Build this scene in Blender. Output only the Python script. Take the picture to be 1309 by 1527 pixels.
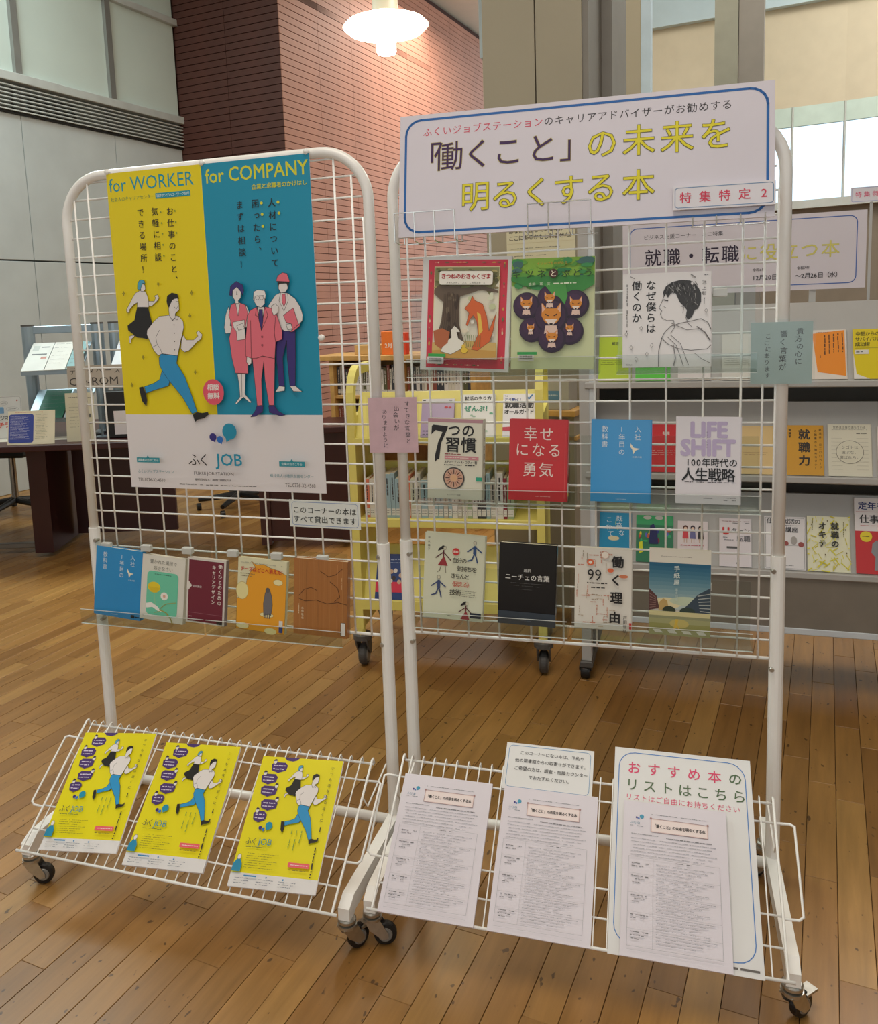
import bpy, math, random
from mathutils import Vector, Matrix
random.seed(7)
sc = bpy.context.scene
for o in list(bpy.data.objects): bpy.data.objects.remove(o)
C = sc.collection

# ------------------------------------------------------------------ camera
CAM = {'f': 1297.06, 'pitch': 0.13638, 'roll': -0.04017, 'cx': 588.73, 'cy': 632.88, 'h': 1.3845}
H = CAM['h']
cd = bpy.data.cameras.new('camera'); cam = bpy.data.objects.new('camera', cd); C.objects.link(cam)
cd.sensor_fit = 'HORIZONTAL'; cd.sensor_width = 36; cd.lens = CAM['f']*36/1309
cd.shift_x = (654.5-CAM['cx'])/1309; cd.shift_y = (CAM['cy']-763.5)/1309
cd.clip_start = .05
_c, _s = math.cos(CAM['pitch']), math.sin(CAM['pitch']); _cr, _sr = math.cos(CAM['roll']), math.sin(CAM['roll'])
cam.matrix_world = Matrix(((_cr, -_sr, 0, 0), (_sr*_s, _cr*_s, -_c, 0), (_sr*_c, _cr*_c, _s, H), (0, 0, 0, 1)))
sc.camera = cam

# ------------------------------------------------------------------ world, lights, exposure
w = bpy.data.worlds.new('world'); sc.world = w; w.use_nodes = True
bg = w.node_tree.nodes['Background']; bg.inputs[0].default_value = (.86, .94, 1, 1); bg.inputs[1].default_value = 1.9
sc.view_settings.view_transform = 'Standard'; sc.view_settings.look = 'None'
sc.view_settings.exposure = -.17; sc.view_settings.gamma = 1; sc.view_settings.use_curve_mapping = False
def area(name, loc, size, power, col, rot=(0, 0, 0)):
    l = bpy.data.lights.new(name, 'AREA'); l.shape = 'RECTANGLE'; l.size, l.size_y = size; l.energy = power; l.color = col
    o = bpy.data.objects.new(name, l); o.location = loc; o.rotation_euler = rot; C.objects.link(o); return o
WARM = (1, .90, .78)
area('overhead_area_light', (-.4, .6, 5.0), (2.4, 2.4), 115, WARM)
area('overhead_area_light', (-3.0, 5.4, 5.0), (1.8, 1.8), 150, (.86, 1, 1))  # added fill, cool and strong, to brighten the left concrete and glass
area('overhead_area_light', (1.6, 5.2, 5.0), (1.6, 1.6), 80, WARM)
area('overhead_area_light', (4.0, 5.6, 5.0), (1.8, 1.8), 130, (1, .95, .86))  # added fill to brighten the far cream wall
area('overhead_area_light', (1.2, 10.5, 4.9), (1.6, 1.6), 110, WARM)

# ------------------------------------------------------------------ materials
def lin(c):
    c /= 255
    return c/12.92 if c <= .04045 else ((c+.055)/1.055)**2.4
def rgb(h):
    h = h.lstrip('#'); return tuple(lin(int(h[i:i+2], 16)) for i in (0, 2, 4))+(1,)
_M = {}
def mat(name, col, rough=.5, metal=0, var=.06, scale=8, bump=0, coat=0, emit=0, spec=.5):
    if name in _M: return _M[name]
    m = bpy.data.materials.new(name); m.use_nodes = True; nt = m.node_tree; b = nt.nodes['Principled BSDF']
    c = rgb(col); b.inputs['Base Color'].default_value = c
    b.inputs['Roughness'].default_value = rough; b.inputs['Metallic'].default_value = metal
    b.inputs['Coat Weight'].default_value = coat; b.inputs['Coat Roughness'].default_value = .08
    b.inputs['Specular IOR Level'].default_value = spec
    if var or bump:
        tc = nt.nodes.new('ShaderNodeTexCoord'); n = nt.nodes.new('ShaderNodeTexNoise'); n.inputs['Scale'].default_value = scale; n.inputs['Detail'].default_value = 5
        nt.links.new(tc.outputs['Object'], n.inputs['Vector'])
        if var:
            r = nt.nodes.new('ShaderNodeValToRGB'); r.color_ramp.elements[0].position = .3; r.color_ramp.elements[1].position = .7
            r.color_ramp.elements[0].color = tuple(max(0, v*(1-var)) for v in c[:3])+(1,); r.color_ramp.elements[1].color = tuple(min(1, v*(1+var)) for v in c[:3])+(1,)
            nt.links.new(n.outputs['Fac'], r.inputs['Fac']); nt.links.new(r.outputs['Color'], b.inputs['Base Color'])
        if bump:
            bp = nt.nodes.new('ShaderNodeBump'); bp.inputs['Strength'].default_value = bump; bp.inputs['Distance'].default_value = .01
            nt.links.new(n.outputs['Fac'], bp.inputs['Height']); nt.links.new(bp.outputs['Normal'], b.inputs['Normal'])
    if emit:
        b.inputs['Emission Color'].default_value = c; b.inputs['Emission Strength'].default_value = emit
    _M[name] = m; return m
def ink(col, rough=.45):
    return mat('ink_'+col+('' if rough == .45 else '_g'), '#'+col, rough, var=0)
def clear(name, tint='#ffffff', gloss=.12, rough=.03):
    if name in _M: return _M[name]
    m = bpy.data.materials.new(name); m.use_nodes = True; nt = m.node_tree; nt.nodes.remove(nt.nodes['Principled BSDF'])
    out = nt.nodes['Material Output']; t = nt.nodes.new('ShaderNodeBsdfTransparent'); t.inputs[0].default_value = rgb(tint)
    g = nt.nodes.new('ShaderNodeBsdfGlossy'); g.inputs['Roughness'].default_value = rough
    lw = nt.nodes.new('ShaderNodeLayerWeight'); lw.inputs['Blend'].default_value = .5
    pw = nt.nodes.new('ShaderNodeMath'); pw.operation = 'POWER'; pw.inputs[1].default_value = 4; nt.links.new(lw.outputs['Facing'], pw.inputs[0])
    ma = nt.nodes.new('ShaderNodeMath'); ma.operation = 'MULTIPLY_ADD'; ma.inputs[1].default_value = .35; ma.inputs[2].default_value = gloss*.25; nt.links.new(pw.outputs[0], ma.inputs[0])
    mx = nt.nodes.new('ShaderNodeMixShader'); nt.links.new(ma.outputs[0], mx.inputs[0])
    nt.links.new(t.outputs[0], mx.inputs[1]); nt.links.new(g.outputs[0], mx.inputs[2]); nt.links.new(mx.outputs[0], out.inputs[0])
    _M[name] = m; return m
WHITE = mat('white_enamel', '#f3f1ec', .26, var=.03)
GALV = mat('galvanised_steel', '#b9b7b0', .3, .9, var=.1, scale=60)
RUBBER = mat('black_rubber', '#151414', .45)
ACRY = clear('clear_acrylic', '#f4f7f6', .10)
VINYL = clear('clear_vinyl_sleeve', '#f6f8f8', .12, .12)
PAPER = mat('white_paper', '#e9e4e6', .6, var=.02)
PAGES = mat('book_page_block', '#d9cfb4', .8, var=.12, scale=120)
YEL = mat('yellow_painted_steel', '#e9dc78', .4, var=.05)
DGREY = mat('dark_grey_plastic', '#55524f', .5)
MAROON = mat('dark_maroon_laminate', '#3a1718', .35, var=.15, scale=3)
CARTG = mat('light_grey_painted_steel', '#b4b3b0', .45, var=.04)
CARTB = mat('brown_grey_panel', '#7f776c', .6, var=.08)
WOODL = mat('light_birch_wood', '#c79a58', .45, var=.2, scale=14)
SILV = mat('silver_blue_aluminium', '#9fb0bb', .35, .6)

# ------------------------------------------------------------------ mesh helpers
class MB:
    def __init__(s): s.v = []; s.f = []; s.m = []; s.mats = []
    def mi(s, m):
        if m not in s.mats: s.mats.append(m)
        return s.mats.index(m)
    def add(s, vs, fs, m=None):
        o = len(s.v); k = s.mi(m) if m else 0
        s.v += [tuple(v) for v in vs]
        for f in fs: s.f.append(tuple(i+o for i in f)); s.m.append(k)
        return s
    def box(s, x0, x1, y0, y1, z0, z1, m=None, M=None, bev=0):
        if bev:
            b = bev; vs = []
            for z, q in ((z0, b), (z0+b, 0), (z1-b, 0), (z1, b)):
                vs += [(x0+q, y0+q, z), (x1-q, y0+q, z), (x1-q, y1-q, z), (x0+q, y1-q, z)]
            fs = [(3, 2, 1, 0), (12, 13, 14, 15)]
            for L in range(3):
                for i in range(4): fs.append((L*4+i, L*4+(i+1) % 4, L*4+4+(i+1) % 4, L*4+4+i))
        else:
            vs = [(x0, y0, z0), (x1, y0, z0), (x1, y1, z0), (x0, y1, z0), (x0, y0, z1), (x1, y0, z1), (x1, y1, z1), (x0, y1, z1)]
            fs = [(3, 2, 1, 0), (4, 5, 6, 7), (0, 1, 5, 4), (1, 2, 6, 5), (2, 3, 7, 6), (3, 0, 4, 7)]
        if M: vs = [M @ Vector(v) for v in vs]
        return s.add(vs, fs, m)
    def tube(s, pts, r, n=8, m=None, cap=True):
        pts = [Vector(p) for p in pts]; vs = []; fs = []
        N = len(pts); ref = None
        for i, p in enumerate(pts):
            if i == 0: t = pts[1]-p
            elif i == N-1: t = p-pts[i-1]
            else: t = (pts[i+1]-p).normalized()+(p-pts[i-1]).normalized()
            t.normalize()
            if ref is None:
                ref = Vector((0, 0, 1)) if abs(t.z) < .9 else Vector((1, 0, 0))
                ref = (ref-t*ref.dot(t)).normalized()
            else: ref = (ref-t*ref.dot(t)).normalized()
            b = t.cross(ref); k = 1
            if 0 < i < N-1:
                cc = (pts[i+1]-p).normalized().dot((p-pts[i-1]).normalized()); k = 1/max(.5, math.sqrt((1+cc)/2))
                k = 1
            rr = r[i] if isinstance(r, (list, tuple)) else r
            for j in range(n):
                a = 2*math.pi*j/n; vs.append(p+(ref*math.cos(a)+b*math.sin(a))*rr*k)
        for i in range(N-1):
            for j in range(n): fs.append((i*n+j, i*n+(j+1) % n, (i+1)*n+(j+1) % n, (i+1)*n+j))
        if cap: fs += [tuple(range(n))[::-1], tuple(range((N-1)*n, N*n))]
        return s.add(vs, fs, m)
    def lathe(s, prof, n=24, m=None, c=(0, 0, 0), ax='z', cap=True):
        vs = []; fs = []
        for r, z in prof:
            for j in range(n):
                a = 2*math.pi*j/n; x, y = r*math.cos(a), r*math.sin(a)
                v = {'z': (x, y, z), 'x': (z, x, y), 'y': (x, z, y)}[ax]
                vs.append((v[0]+c[0], v[1]+c[1], v[2]+c[2]))
        for i in range(len(prof)-1):
            for j in range(n): fs.append((i*n+j, i*n+(j+1) % n, (i+1)*n+(j+1) % n, (i+1)*n+j))
        if cap: fs += [tuple(range(n)), tuple(range((len(prof)-1)*n, len(prof)*n))]
        return s.add(vs, fs, m)
    def prism(s, poly, a0, a1, ax='x', m=None):   # poly in the two other axes
        n = len(poly); vs = []
        for a in (a0, a1):
            for p, q in poly: vs.append({'x': (a, p, q), 'y': (p, a, q), 'z': (p, q, a)}[ax])
        fs = [tuple(range(n)), tuple(range(n, 2*n))[::-1]]+[(i, (i+1) % n, n+(i+1) % n, n+i) for i in range(n)]
        return s.add(vs, fs, m)
    def mesh(s, name, m=None, smooth=False):
        me = bpy.data.meshes.new(name); me.from_pydata(s.v, [], s.f)
        for x in (s.mats or [m or WHITE]): me.materials.append(x)
        if s.mats:
            me.polygons.foreach_set('material_index', s.m)
        if smooth: me.polygons.foreach_set('use_smooth', [True]*len(me.polygons))
        me.update(); return me
    def obj(s, name, m=None, parent=None, loc=(0, 0, 0), smooth=False):
        return link(name, s.mesh(name, m, smooth), parent, loc)
def link(name, me, parent=None, loc=(0, 0, 0), rot=None):
    o = bpy.data.objects.new(name, me); C.objects.link(o); o.location = loc
    if parent: o.parent = parent
    if rot: o.rotation_euler = rot
    return o
def thing(name, label, cat, loc=(0, 0, 0), rot=(0, 0, 0), group=None):
    o = bpy.data.objects.new(name, None); C.objects.link(o); o.empty_display_size = .05
    o.location = loc; o.rotation_euler = rot; o['label'] = label; o['category'] = cat
    if group: o['group'] = group
    return o
def tag(o, label, cat, group=None):
    o['label'] = label; o['category'] = cat
    if group: o['group'] = group
    return o
def struct(name, me=None, loc=(0, 0, 0), rot=None):
    o = link(name, me, None, loc, rot); o['kind'] = 'structure'; return o
def arc(cx, cy, r, a0, a1, n=8):
    return [(cx+r*math.cos(math.radians(a0+(a1-a0)*i/n)), cy+r*math.sin(math.radians(a0+(a1-a0)*i/n))) for i in range(n+1)]

# ------------------------------------------------------------------ printed matter: flat shapes and lettering on a sheet, millimetres from its top left corner
_G = {}
def glyph(ch, bold=0.):
    k = (ch, bold)
    if k not in _G:
        if bold > .007 and (ch, 0.) != k:
            v0, f0 = glyph(ch, 0.); V = []; F = []
            for i in range(6 if bold > .022 else 4):
                t = i*6.2832/(6 if bold > .022 else 4)+.785; o = len(V)
                V += [(v[0]+bold*math.cos(t), v[1]+bold*math.sin(t), i*.000025) for v in v0]; F += [tuple(q+o for q in f) for f in f0]
            _G[k] = (V, F); return _G[k]
        c = bpy.data.curves.new('t', 'FONT'); c.body = ch; c.resolution_u = 2
        o = bpy.data.objects.new('t', c); C.objects.link(o); bpy.context.view_layer.update()
        me = bpy.data.meshes.new_from_object(o.evaluated_get(bpy.context.evaluated_depsgraph_get()))
        _G[k] = ([(v.co.x, v.co.y, 0) for v in me.vertices], [tuple(p.vertices) for p in me.polygons])
        bpy.data.objects.remove(o); bpy.data.curves.remove(c); bpy.data.meshes.remove(me)
    return _G[k]
class Art:
    def __init__(s, w, h, y0=-.0004, rough=.45): s.w = w; s.h = h; s.mb = MB(); s.y = y0; s.rough = rough
    def up(s, n=1): s.y -= .00008*n; return s
    def _p(s, pts): return [(x/1000, s.y, (s.h-y)/1000) for x, y in pts]
    def poly(s, pts, col, o=None, ow=.8):
        s.up(); s.mb.add(s._p(pts), [tuple(range(len(pts)))], ink(col, s.rough))
        if o: s.line(list(pts)+[pts[0]], ow, o)
        return s
    def rect(s, x0, y0, x1, y1, col): return s.poly([(x0, y0), (x1, y0), (x1, y1), (x0, y1)], col)
    def ell(s, cx, cy, rx, ry, col, n=20, o=None, ow=.8): return s.poly([(cx+rx*math.cos(6.2832*i/n), cy+ry*math.sin(6.2832*i/n)) for i in range(n)], col, o, ow)
    def line(s, pts, w, col, up=True):
        if up: s.up()
        for (x0, y0), (x1, y1) in zip(pts, pts[1:]):
            d = math.hypot(x1-x0, y1-y0)
            if d < 1e-6: continue
            ex, ey = (x1-x0)/d*w/3, (y1-y0)/d*w/3; nx, ny = -(y1-y0)/d*w/2, (x1-x0)/d*w/2
            s.mb.add(s._p([(x0-ex+nx, y0-ey+ny), (x1+ex+nx, y1+ey+ny), (x1+ex-nx, y1+ey-ny), (x0-ex-nx, y0-ey-ny)]), [(0, 1, 2, 3)], ink(col, s.rough))
        return s
    def rr(s, x0, y0, x1, y1, r, w, col, fill=None):
        P = arc(x1-r, y0+r, r, -90, 0, 5)+arc(x1-r, y1-r, r, 0, 90, 5)+arc(x0+r, y1-r, r, 90, 180, 5)+arc(x0+r, y0+r, r, 180, 270, 5)
        if fill: s.poly(P, fill)
        if w: s.line(P+[P[0]], w, col)
        return s
    def g(s, ch, cx, cy, size, col, bold=0., sx=1, rot=0, ox=.5, oy=.38):
        if ch in ' \u3000': return s
        vs, fs = glyph(ch, bold); c, n = math.cos(rot), math.sin(rot); P = []
        for x, y, d in vs:
            a = (x-ox)*size*sx; b = -(y-oy)*size
            P.append(((cx+a*c-b*n)/1000, s.y-d, (s.h-cy-a*n-b*c)/1000))
        s.mb.add(P, fs, ink(col, s.rough)); return s
    def text(s, t, x, y, size, col, bold=0., pitch=None, sx=1, align='L', up=True):
        if up: s.up()
        if all(ord(c) < 128 for c in t):
            vs, fs = glyph(t, bold); x0 = min(v[0] for v in vs); x1 = max(v[0] for v in vs); wd = (x1-x0)*size*sx
            X = x-(wd/2 if align == 'C' else wd if align == 'R' else 0)
            s.mb.add([((X+(a-x0)*size*sx)/1000, s.y-d, (s.h-y+(b-.34)*size)/1000) for a, b, d in vs], fs, ink(col, s.rough)); s.y -= .0001 if bold > .007 else 0; return s
        p = pitch or size*sx; ad = [p if ord(c) > 128 else p*.58 for c in t]; n = sum(ad); X = x-(n/2 if align == 'C' else n if align == 'R' else 0)
        if bold > .007: s.y -= .00005
        for ch, q in zip(t, ad):
            s.g(ch, X+q/2, y, size, col, bold, sx, ox=.5 if ord(ch) > 128 else .29); X += q
        if bold > .007: s.y -= .0001
        return s
    def vtext(s, t, x, y, size, col, bold=0., pitch=None):
        s.up(); p = pitch or size*1.04
        for i, ch in enumerate(t):
            if ch in 'ー〜（）—…': s.g(ch, x, y+p*(i+.5), size, col, bold, rot=math.pi/2)
            elif ch in '、。': s.g(ch, x+size*.6, y+p*(i+.5)-size*.6, size, col, bold)
            elif ch in 'っゃゅょァィ': s.g(ch, x+size*.1, y+p*(i+.5)-size*.1, size, col, bold)
            else: s.g(ch, x, y+p*(i+.5), size, col, bold, ox=.5 if ord(ch) > 128 else .3)
        return s
    def words(s, x, y, wd, size, col, vert=False, fill=.9, seed=0):   # print too small to read: broken strokes
        s.up(); R = random.Random(seed*7919+int(x*13+y*7)); a = 0
        while a < wd-size*.5:
            L = min(size*R.uniform(.5, 2.6), wd-a)
            if R.random() < fill:
                t = size*R.uniform(.35, .6); d = size*R.uniform(-.1, .1)
                q = [(x+a, y+d-t/2), (x+a+L, y+d-t/2), (x+a+L, y+d+t/2), (x+a, y+d+t/2)] if not vert else [(x+d-t/2, y+a), (x+d+t/2, y+a), (x+d+t/2, y+a+L), (x+d-t/2, y+a+L)]
                s.mb.add(s._p(q), [(0, 1, 2, 3)], ink(col, s.rough))
            a += L+size*R.uniform(.2, .5)
        return s
    def done(s, parent, name='print', loc=(0, 0, 0)):
        o = s.mb.obj(name, None, parent, loc); return o
def T(pts, k, dx, dy): return [(x*k+dx, y*k+dy) for x, y in pts]

# ------------------------------------------------------------------ directions of the building
A2 = Vector((.446, .895, 0)).normalized(); B2 = Vector((.895, -.446, 0)).normalized()
ANG_A = math.atan2(A2.y, A2.x); ANG_B = math.atan2(B2.y, B2.x)

# ------------------------------------------------------------------ floor
def wood_mat():
    m = bpy.data.materials.new('oak_parquet'); m.use_nodes = True; nt = m.node_tree; N = nt.nodes.new; L = nt.links.new; b = nt.nodes['Principled BSDF']
    oi = N('ShaderNodeObjectInfo'); at = N('ShaderNodeAttribute'); at.attribute_name = 'rnd'
    ad = N('ShaderNodeMath'); ad.operation = 'ADD'; L(oi.outputs['Random'], ad.inputs[0]); L(at.outputs['Fac'], ad.inputs[1])
    fr = N('ShaderNodeMath'); fr.operation = 'FRACT'; L(ad.outputs[0], fr.inputs[0])
    geo = N('ShaderNodeNewGeometry'); mp = N('ShaderNodeMapping'); mp.inputs['Rotation'].default_value = (0, 0, -ANG_A); L(geo.outputs['Position'], mp.inputs['Vector'])
    off = N('ShaderNodeVectorMath'); off.operation = 'MULTIPLY_ADD'; cx = N('ShaderNodeCombineXYZ'); L(fr.outputs[0], cx.inputs[0]); L(fr.outputs[0], cx.inputs[2])
    L(cx.outputs[0], off.inputs[0]); off.inputs[1].default_value = (37, 0, 19); L(mp.outputs[0], off.inputs[2])
    sc_ = N('ShaderNodeVectorMath'); sc_.operation = 'MULTIPLY'; sc_.inputs[1].default_value = (2.2, 26, 2); L(off.outputs[0], sc_.inputs[0])
    n = N('ShaderNodeTexNoise'); n.inputs['Scale'].default_value = 1.6; n.inputs['Detail'].default_value = 7; n.inputs['Roughness'].default_value = .6; L(sc_.outputs[0], n.inputs['Vector'])
    r = N('ShaderNodeValToRGB'); e = r.color_ramp.elements; e[0].position = 0; e[0].color = rgb('#8e6433'); e[1].position = 1; e[1].color = rgb('#af854b')
    x = e.new(.35); x.color = rgb('#986e3a'); x = e.new(.6); x.color = rgb('#a67a42'); x = e.new(.8); x.color = rgb('#9c713c'); L(fr.outputs[0], r.inputs['Fac'])
    g = N('ShaderNodeMapRange'); g.inputs[1].default_value = .3; g.inputs[2].default_value = .7; g.inputs[3].default_value = .8; g.inputs[4].default_value = 1.12; L(n.outputs['Fac'], g.inputs[0])
    mu = N('ShaderNodeVectorMath'); mu.operation = 'SCALE'; L(r.outputs['Color'], mu.inputs[0]); L(g.outputs[0], mu.inputs['Scale'])
    sp = N('ShaderNodeTexNoise'); sp.inputs['Scale'].default_value = 62; sp.inputs['Detail'].default_value = 1; s2 = N('ShaderNodeVectorMath'); s2.operation = 'MULTIPLY'; s2.inputs[1].default_value = (.6, 1, 1); L(off.outputs[0], s2.inputs[0]); L(s2.outputs[0], sp.inputs['Vector'])
    sr = N('ShaderNodeMapRange'); sr.inputs[1].default_value = .715; sr.inputs[2].default_value = .75; sr.inputs[3].default_value = 0; sr.inputs[4].default_value = .75; L(sp.outputs['Fac'], sr.inputs[0])
    big = N('ShaderNodeTexNoise'); big.inputs['Scale'].default_value = 1.1; big.inputs['Detail'].default_value = 3; L(mp.outputs[0], big.inputs['Vector'])
    br = N('ShaderNodeMapRange'); br.inputs[1].default_value = .35; br.inputs[2].default_value = .65; br.inputs[3].default_value = .9; br.inputs[4].default_value = 1.08; L(big.outputs['Fac'], br.inputs[0])
    m2 = N('ShaderNodeVectorMath'); m2.operation = 'SCALE'; L(mu.outputs[0], m2.inputs[0]); L(br.outputs[0], m2.inputs['Scale'])
    mx = N('ShaderNodeMix'); mx.data_type = 'RGBA'; L(sr.outputs[0], mx.inputs['Factor']); L(m2.outputs[0], mx.inputs[6]); mx.inputs[7].default_value = rgb('#3a2412')
    L(mx.outputs[2], b.inputs['Base Color'])
    rr = N('ShaderNodeMapRange'); rr.inputs[3].default_value = .27; rr.inputs[4].default_value = .42; L(n.outputs['Fac'], rr.inputs[0]); L(rr.outputs[0], b.inputs['Roughness'])
    bp = N('ShaderNodeBump'); bp.inputs['Strength'].default_value = .12; bp.inputs['Distance'].default_value = .002; L(n.outputs['Fac'], bp.inputs['Height']); L(bp.outputs[0], b.inputs['Normal'])
    return m
OAK = wood_mat()
GAP = mat('dark_joint', '#3b2716', .8)
floor = struct('floor', MB().box(-9, 9, -3, 15, -.03, -.004).mesh('floor', GAP))
PW = .0695
def cam_px(p):
    q = cam.matrix_world.inverted() @ Vector(p)
    if q.z > -.1: return None
    return (CAM['cx']+CAM['f']*q.x/-q.z, CAM['cy']-CAM['f']*q.y/-q.z, -q.z)
planks = []
_Mi = cam.matrix_world.inverted()
for row in range(-90, 130):
    s_ = row*PW+.021; t = -4+random.uniform(0, .6)
    while t < 14.5:
        L_ = random.choice((.45, .55, .6, .65, .7, .8)); c = A2*(t+L_/2)+B2*s_
        t += L_
        if c.y > 13 or c.y < -.5 or abs(c.x) > 6.5: continue
        q = _Mi @ c; vis = 0
        if q.z < -.3:
            u_, v_ = CAM['cx']+CAM['f']*q.x/-q.z, CAM['cy']-CAM['f']*q.y/-q.z
            if -40 < u_ < 1350 and 600 < v_ < 1560: vis = L_/q.z**2*(H/-q.z)
        planks.append((vis, c.x, c.y, L_, random.uniform(-.0003, .0003)))
planks.sort(reverse=True)
def plank_box(mb, L_, cx=0, cy=0, z=0, ang=0):
    g = .0007; M = Matrix.Translation((cx, cy, z)) @ Matrix.Rotation(ang, 4, 'Z')
    mb.box(-L_/2+g, L_/2-g, -PW/2+g, PW/2-g, -.004, 0, None, M, bev=.0008)
_pm = {}
for L_ in (.45, .55, .6, .65, .7, .8):
    mb = MB(); plank_box(mb, L_); _pm[L_] = mb.mesh('floor_plank', OAK)
for vis, x, y, L_, z in planks[:296]:
    link('floor_plank', _pm[L_], floor, (x, y, z), (0, 0, ANG_A))
mb = MB(); rn = []
for vis, x, y, L_, z in planks[296:]:
    n0 = len(mb.v); g = .0007; M = Matrix.Translation((x, y, z)) @ Matrix.Rotation(ANG_A, 4, 'Z')
    vs = [M @ Vector(v) for v in ((-L_/2+g, -PW/2+g, 0), (L_/2-g, -PW/2+g, 0), (L_/2-g, PW/2-g, 0), (-L_/2+g, PW/2-g, 0), (-L_/2+g, -PW/2+g, -.004), (L_/2-g, -PW/2+g, -.004), (L_/2-g, PW/2-g, -.004), (-L_/2+g, PW/2-g, -.004))]
    mb.add(vs, [(0, 1, 2, 3), (4, 5, 1, 0), (5, 6, 2, 1), (6, 7, 3, 2), (7, 4, 0, 3)]); rn += [random.random()]*8
me = mb.mesh('floor_planks', OAK); at = me.attributes.new('rnd', 'FLOAT', 'POINT'); at.data.foreach_set('value', rn)
o = link('far_floor_planks', me, floor); o['kind'] = 'stuff'

# ------------------------------------------------------------------ building shell
CONC = mat('pale_concrete', '#bfc5c4', .75, var=.06, scale=3, bump=.15)
GLASSW = mat('frosted_glass_panel', '#ccd8d0', .22, var=.03, scale=2)
ALU = mat('grey_aluminium_frame', '#8f8f8a', .4, .5)
ALUL = mat('pale_metal_slat', '#c9cdc9', .4, .2)
BLACK = mat('black_void', '#14120f', .8)
P0 = Vector((-3.116, 6.874, 0)); C1 = Vector((-2.027, 9.059, 0)); C2 = Vector((-.925, 8.51, 0))
def along(P, D, ang):   # local x along D, y into the wall
    return P, (0, 0, ang)
# left wall: concrete panels below, louvre band, frosted glass above. local x runs from C1 toward the camera side (negative)
wl = struct('wall_left', MB().box(-10, .02, .05, .3, 0, 5.3).mesh('wall_left', mat('wall_core', '#5b5c58', .8)), C1, (0, 0, ANG_A))
JX = [-1.978+1.042*k for k in range(-7, 2)]
JX = [x for x in JX if x < -.3]
edges = sorted(JX+[-10, 0])
edges = [-10]+[x for x in edges if -10 < x < 0]+[0]
for a, b in zip(edges, edges[1:]):
    if b-a < .05: continue
    for z0, z1 in ((0, 1.858), (1.866, 3.02)):
        MB().box(a+.004, b-.004, 0, .05, z0+.002, z1-.002, bev=.003).obj('concrete_panel', CONC, wl)
    MB().box(a+.03, b-.02, .0, .02, 3.335, 4.19).obj('glass_pane', GLASSW, wl)
    MB().box(a+.03, b-.02, .0, .02, 4.25, 5.2).obj('glass_pane', GLASSW, wl)
    MB().box(a-.035, a+.03, -.035, .05, 3.3, 5.25, bev=.004).obj('mullion', ALU, wl)
    MB().box(a-.04, a+.08, .015, .05, 3.03, 3.24).obj('vent_divider', DGREY, wl)
MB().box(-10, .06, -.05, .05, 3.255, 3.325, bev=.004).obj('sill_rail', ALUL, wl)
MB().box(-10, .06, -.045, .02, 4.19, 4.25, bev=.004).obj('transom_rail', ALUL, wl)
MB().box(-10, 0, .045, .06, 3.02, 3.26).obj('vent_recess', mat('vent_recess_grey', '#6f7069', .8), wl)
MB().box(-2.0, -1.35, .03, .044, 3.07, 3.2).obj('vent_filter', BLACK, wl)
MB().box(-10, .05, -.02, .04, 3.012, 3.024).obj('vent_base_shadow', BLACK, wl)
for k in range(7):
    MB().box(-10, .08, -.03, .01, 3.035+k*.031, 3.045+k*.031).obj('vent_slat', ALUL, wl)
# terracotta louvre walls
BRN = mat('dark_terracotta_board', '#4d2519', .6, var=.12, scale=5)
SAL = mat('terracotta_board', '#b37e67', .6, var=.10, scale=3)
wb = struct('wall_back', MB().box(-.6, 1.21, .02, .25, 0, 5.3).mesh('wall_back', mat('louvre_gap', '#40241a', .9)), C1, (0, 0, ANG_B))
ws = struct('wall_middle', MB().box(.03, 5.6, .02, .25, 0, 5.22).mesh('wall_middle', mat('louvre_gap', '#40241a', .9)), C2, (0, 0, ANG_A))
PITCH = .0645
_bm = {}
def boards(wall, x0, x1, z0, z1, m, nm='siding_board'):
    k = (round(x1-x0, 3), m.name)
    if k not in _bm: _bm[k] = MB().box(.002, x1-x0-.002, 0, .02, .0, PITCH-.006, bev=.001).mesh(nm, m)
    z = z0
    while z < z1: link(nm, _bm[k], wall, (x0, 0, z)); z += PITCH
def boards_joined(wall, x0, x1, z0, z1, m, nm='siding_boards'):
    mb = MB(); z = z0
    while z < z1: mb.box(x0+.002, x1-.002, 0, .02, z, z+PITCH-.006); z += PITCH
    o = mb.obj(nm, m, wall); o['kind'] = 'stuff'
Z0 = PITCH*17
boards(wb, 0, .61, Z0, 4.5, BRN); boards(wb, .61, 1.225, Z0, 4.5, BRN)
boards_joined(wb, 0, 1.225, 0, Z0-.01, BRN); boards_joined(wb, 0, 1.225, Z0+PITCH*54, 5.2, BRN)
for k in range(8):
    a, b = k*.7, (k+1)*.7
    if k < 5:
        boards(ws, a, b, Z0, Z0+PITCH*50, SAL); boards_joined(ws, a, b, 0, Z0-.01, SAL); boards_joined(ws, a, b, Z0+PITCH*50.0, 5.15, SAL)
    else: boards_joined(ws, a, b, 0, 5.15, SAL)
CEIL = mat('cream_ceiling_paint', '#c9bca8', .8, var=.02)
struct('ceiling', MB().box(-9, 1.75, -2.5, 15, 5.25, 5.4).mesh('ceiling', CEIL))
struct('ceiling_soffit', MB().box(1.75, 9, -2.5, 15, 5.25, 5.4).mesh('ceiling_soffit', mat('pale_blue_ceiling', '#c8dde6', .8, var=.02)))
BEIGE = mat('beige_wall_paint', '#b3a68f', .8, var=.03)
mb = MB(); mb.box(-9, 9, -2.95, -2.75, 0, .9); mb.box(-9, 9, -2.95, -2.75, 3.6, 5.25)
for a, b in ((-9, -4.2), (-2.2, -1.4), (.6, 2.2), (4.2, 9)): mb.box(a, b, -2.95, -2.75, .9, 3.6)
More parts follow.
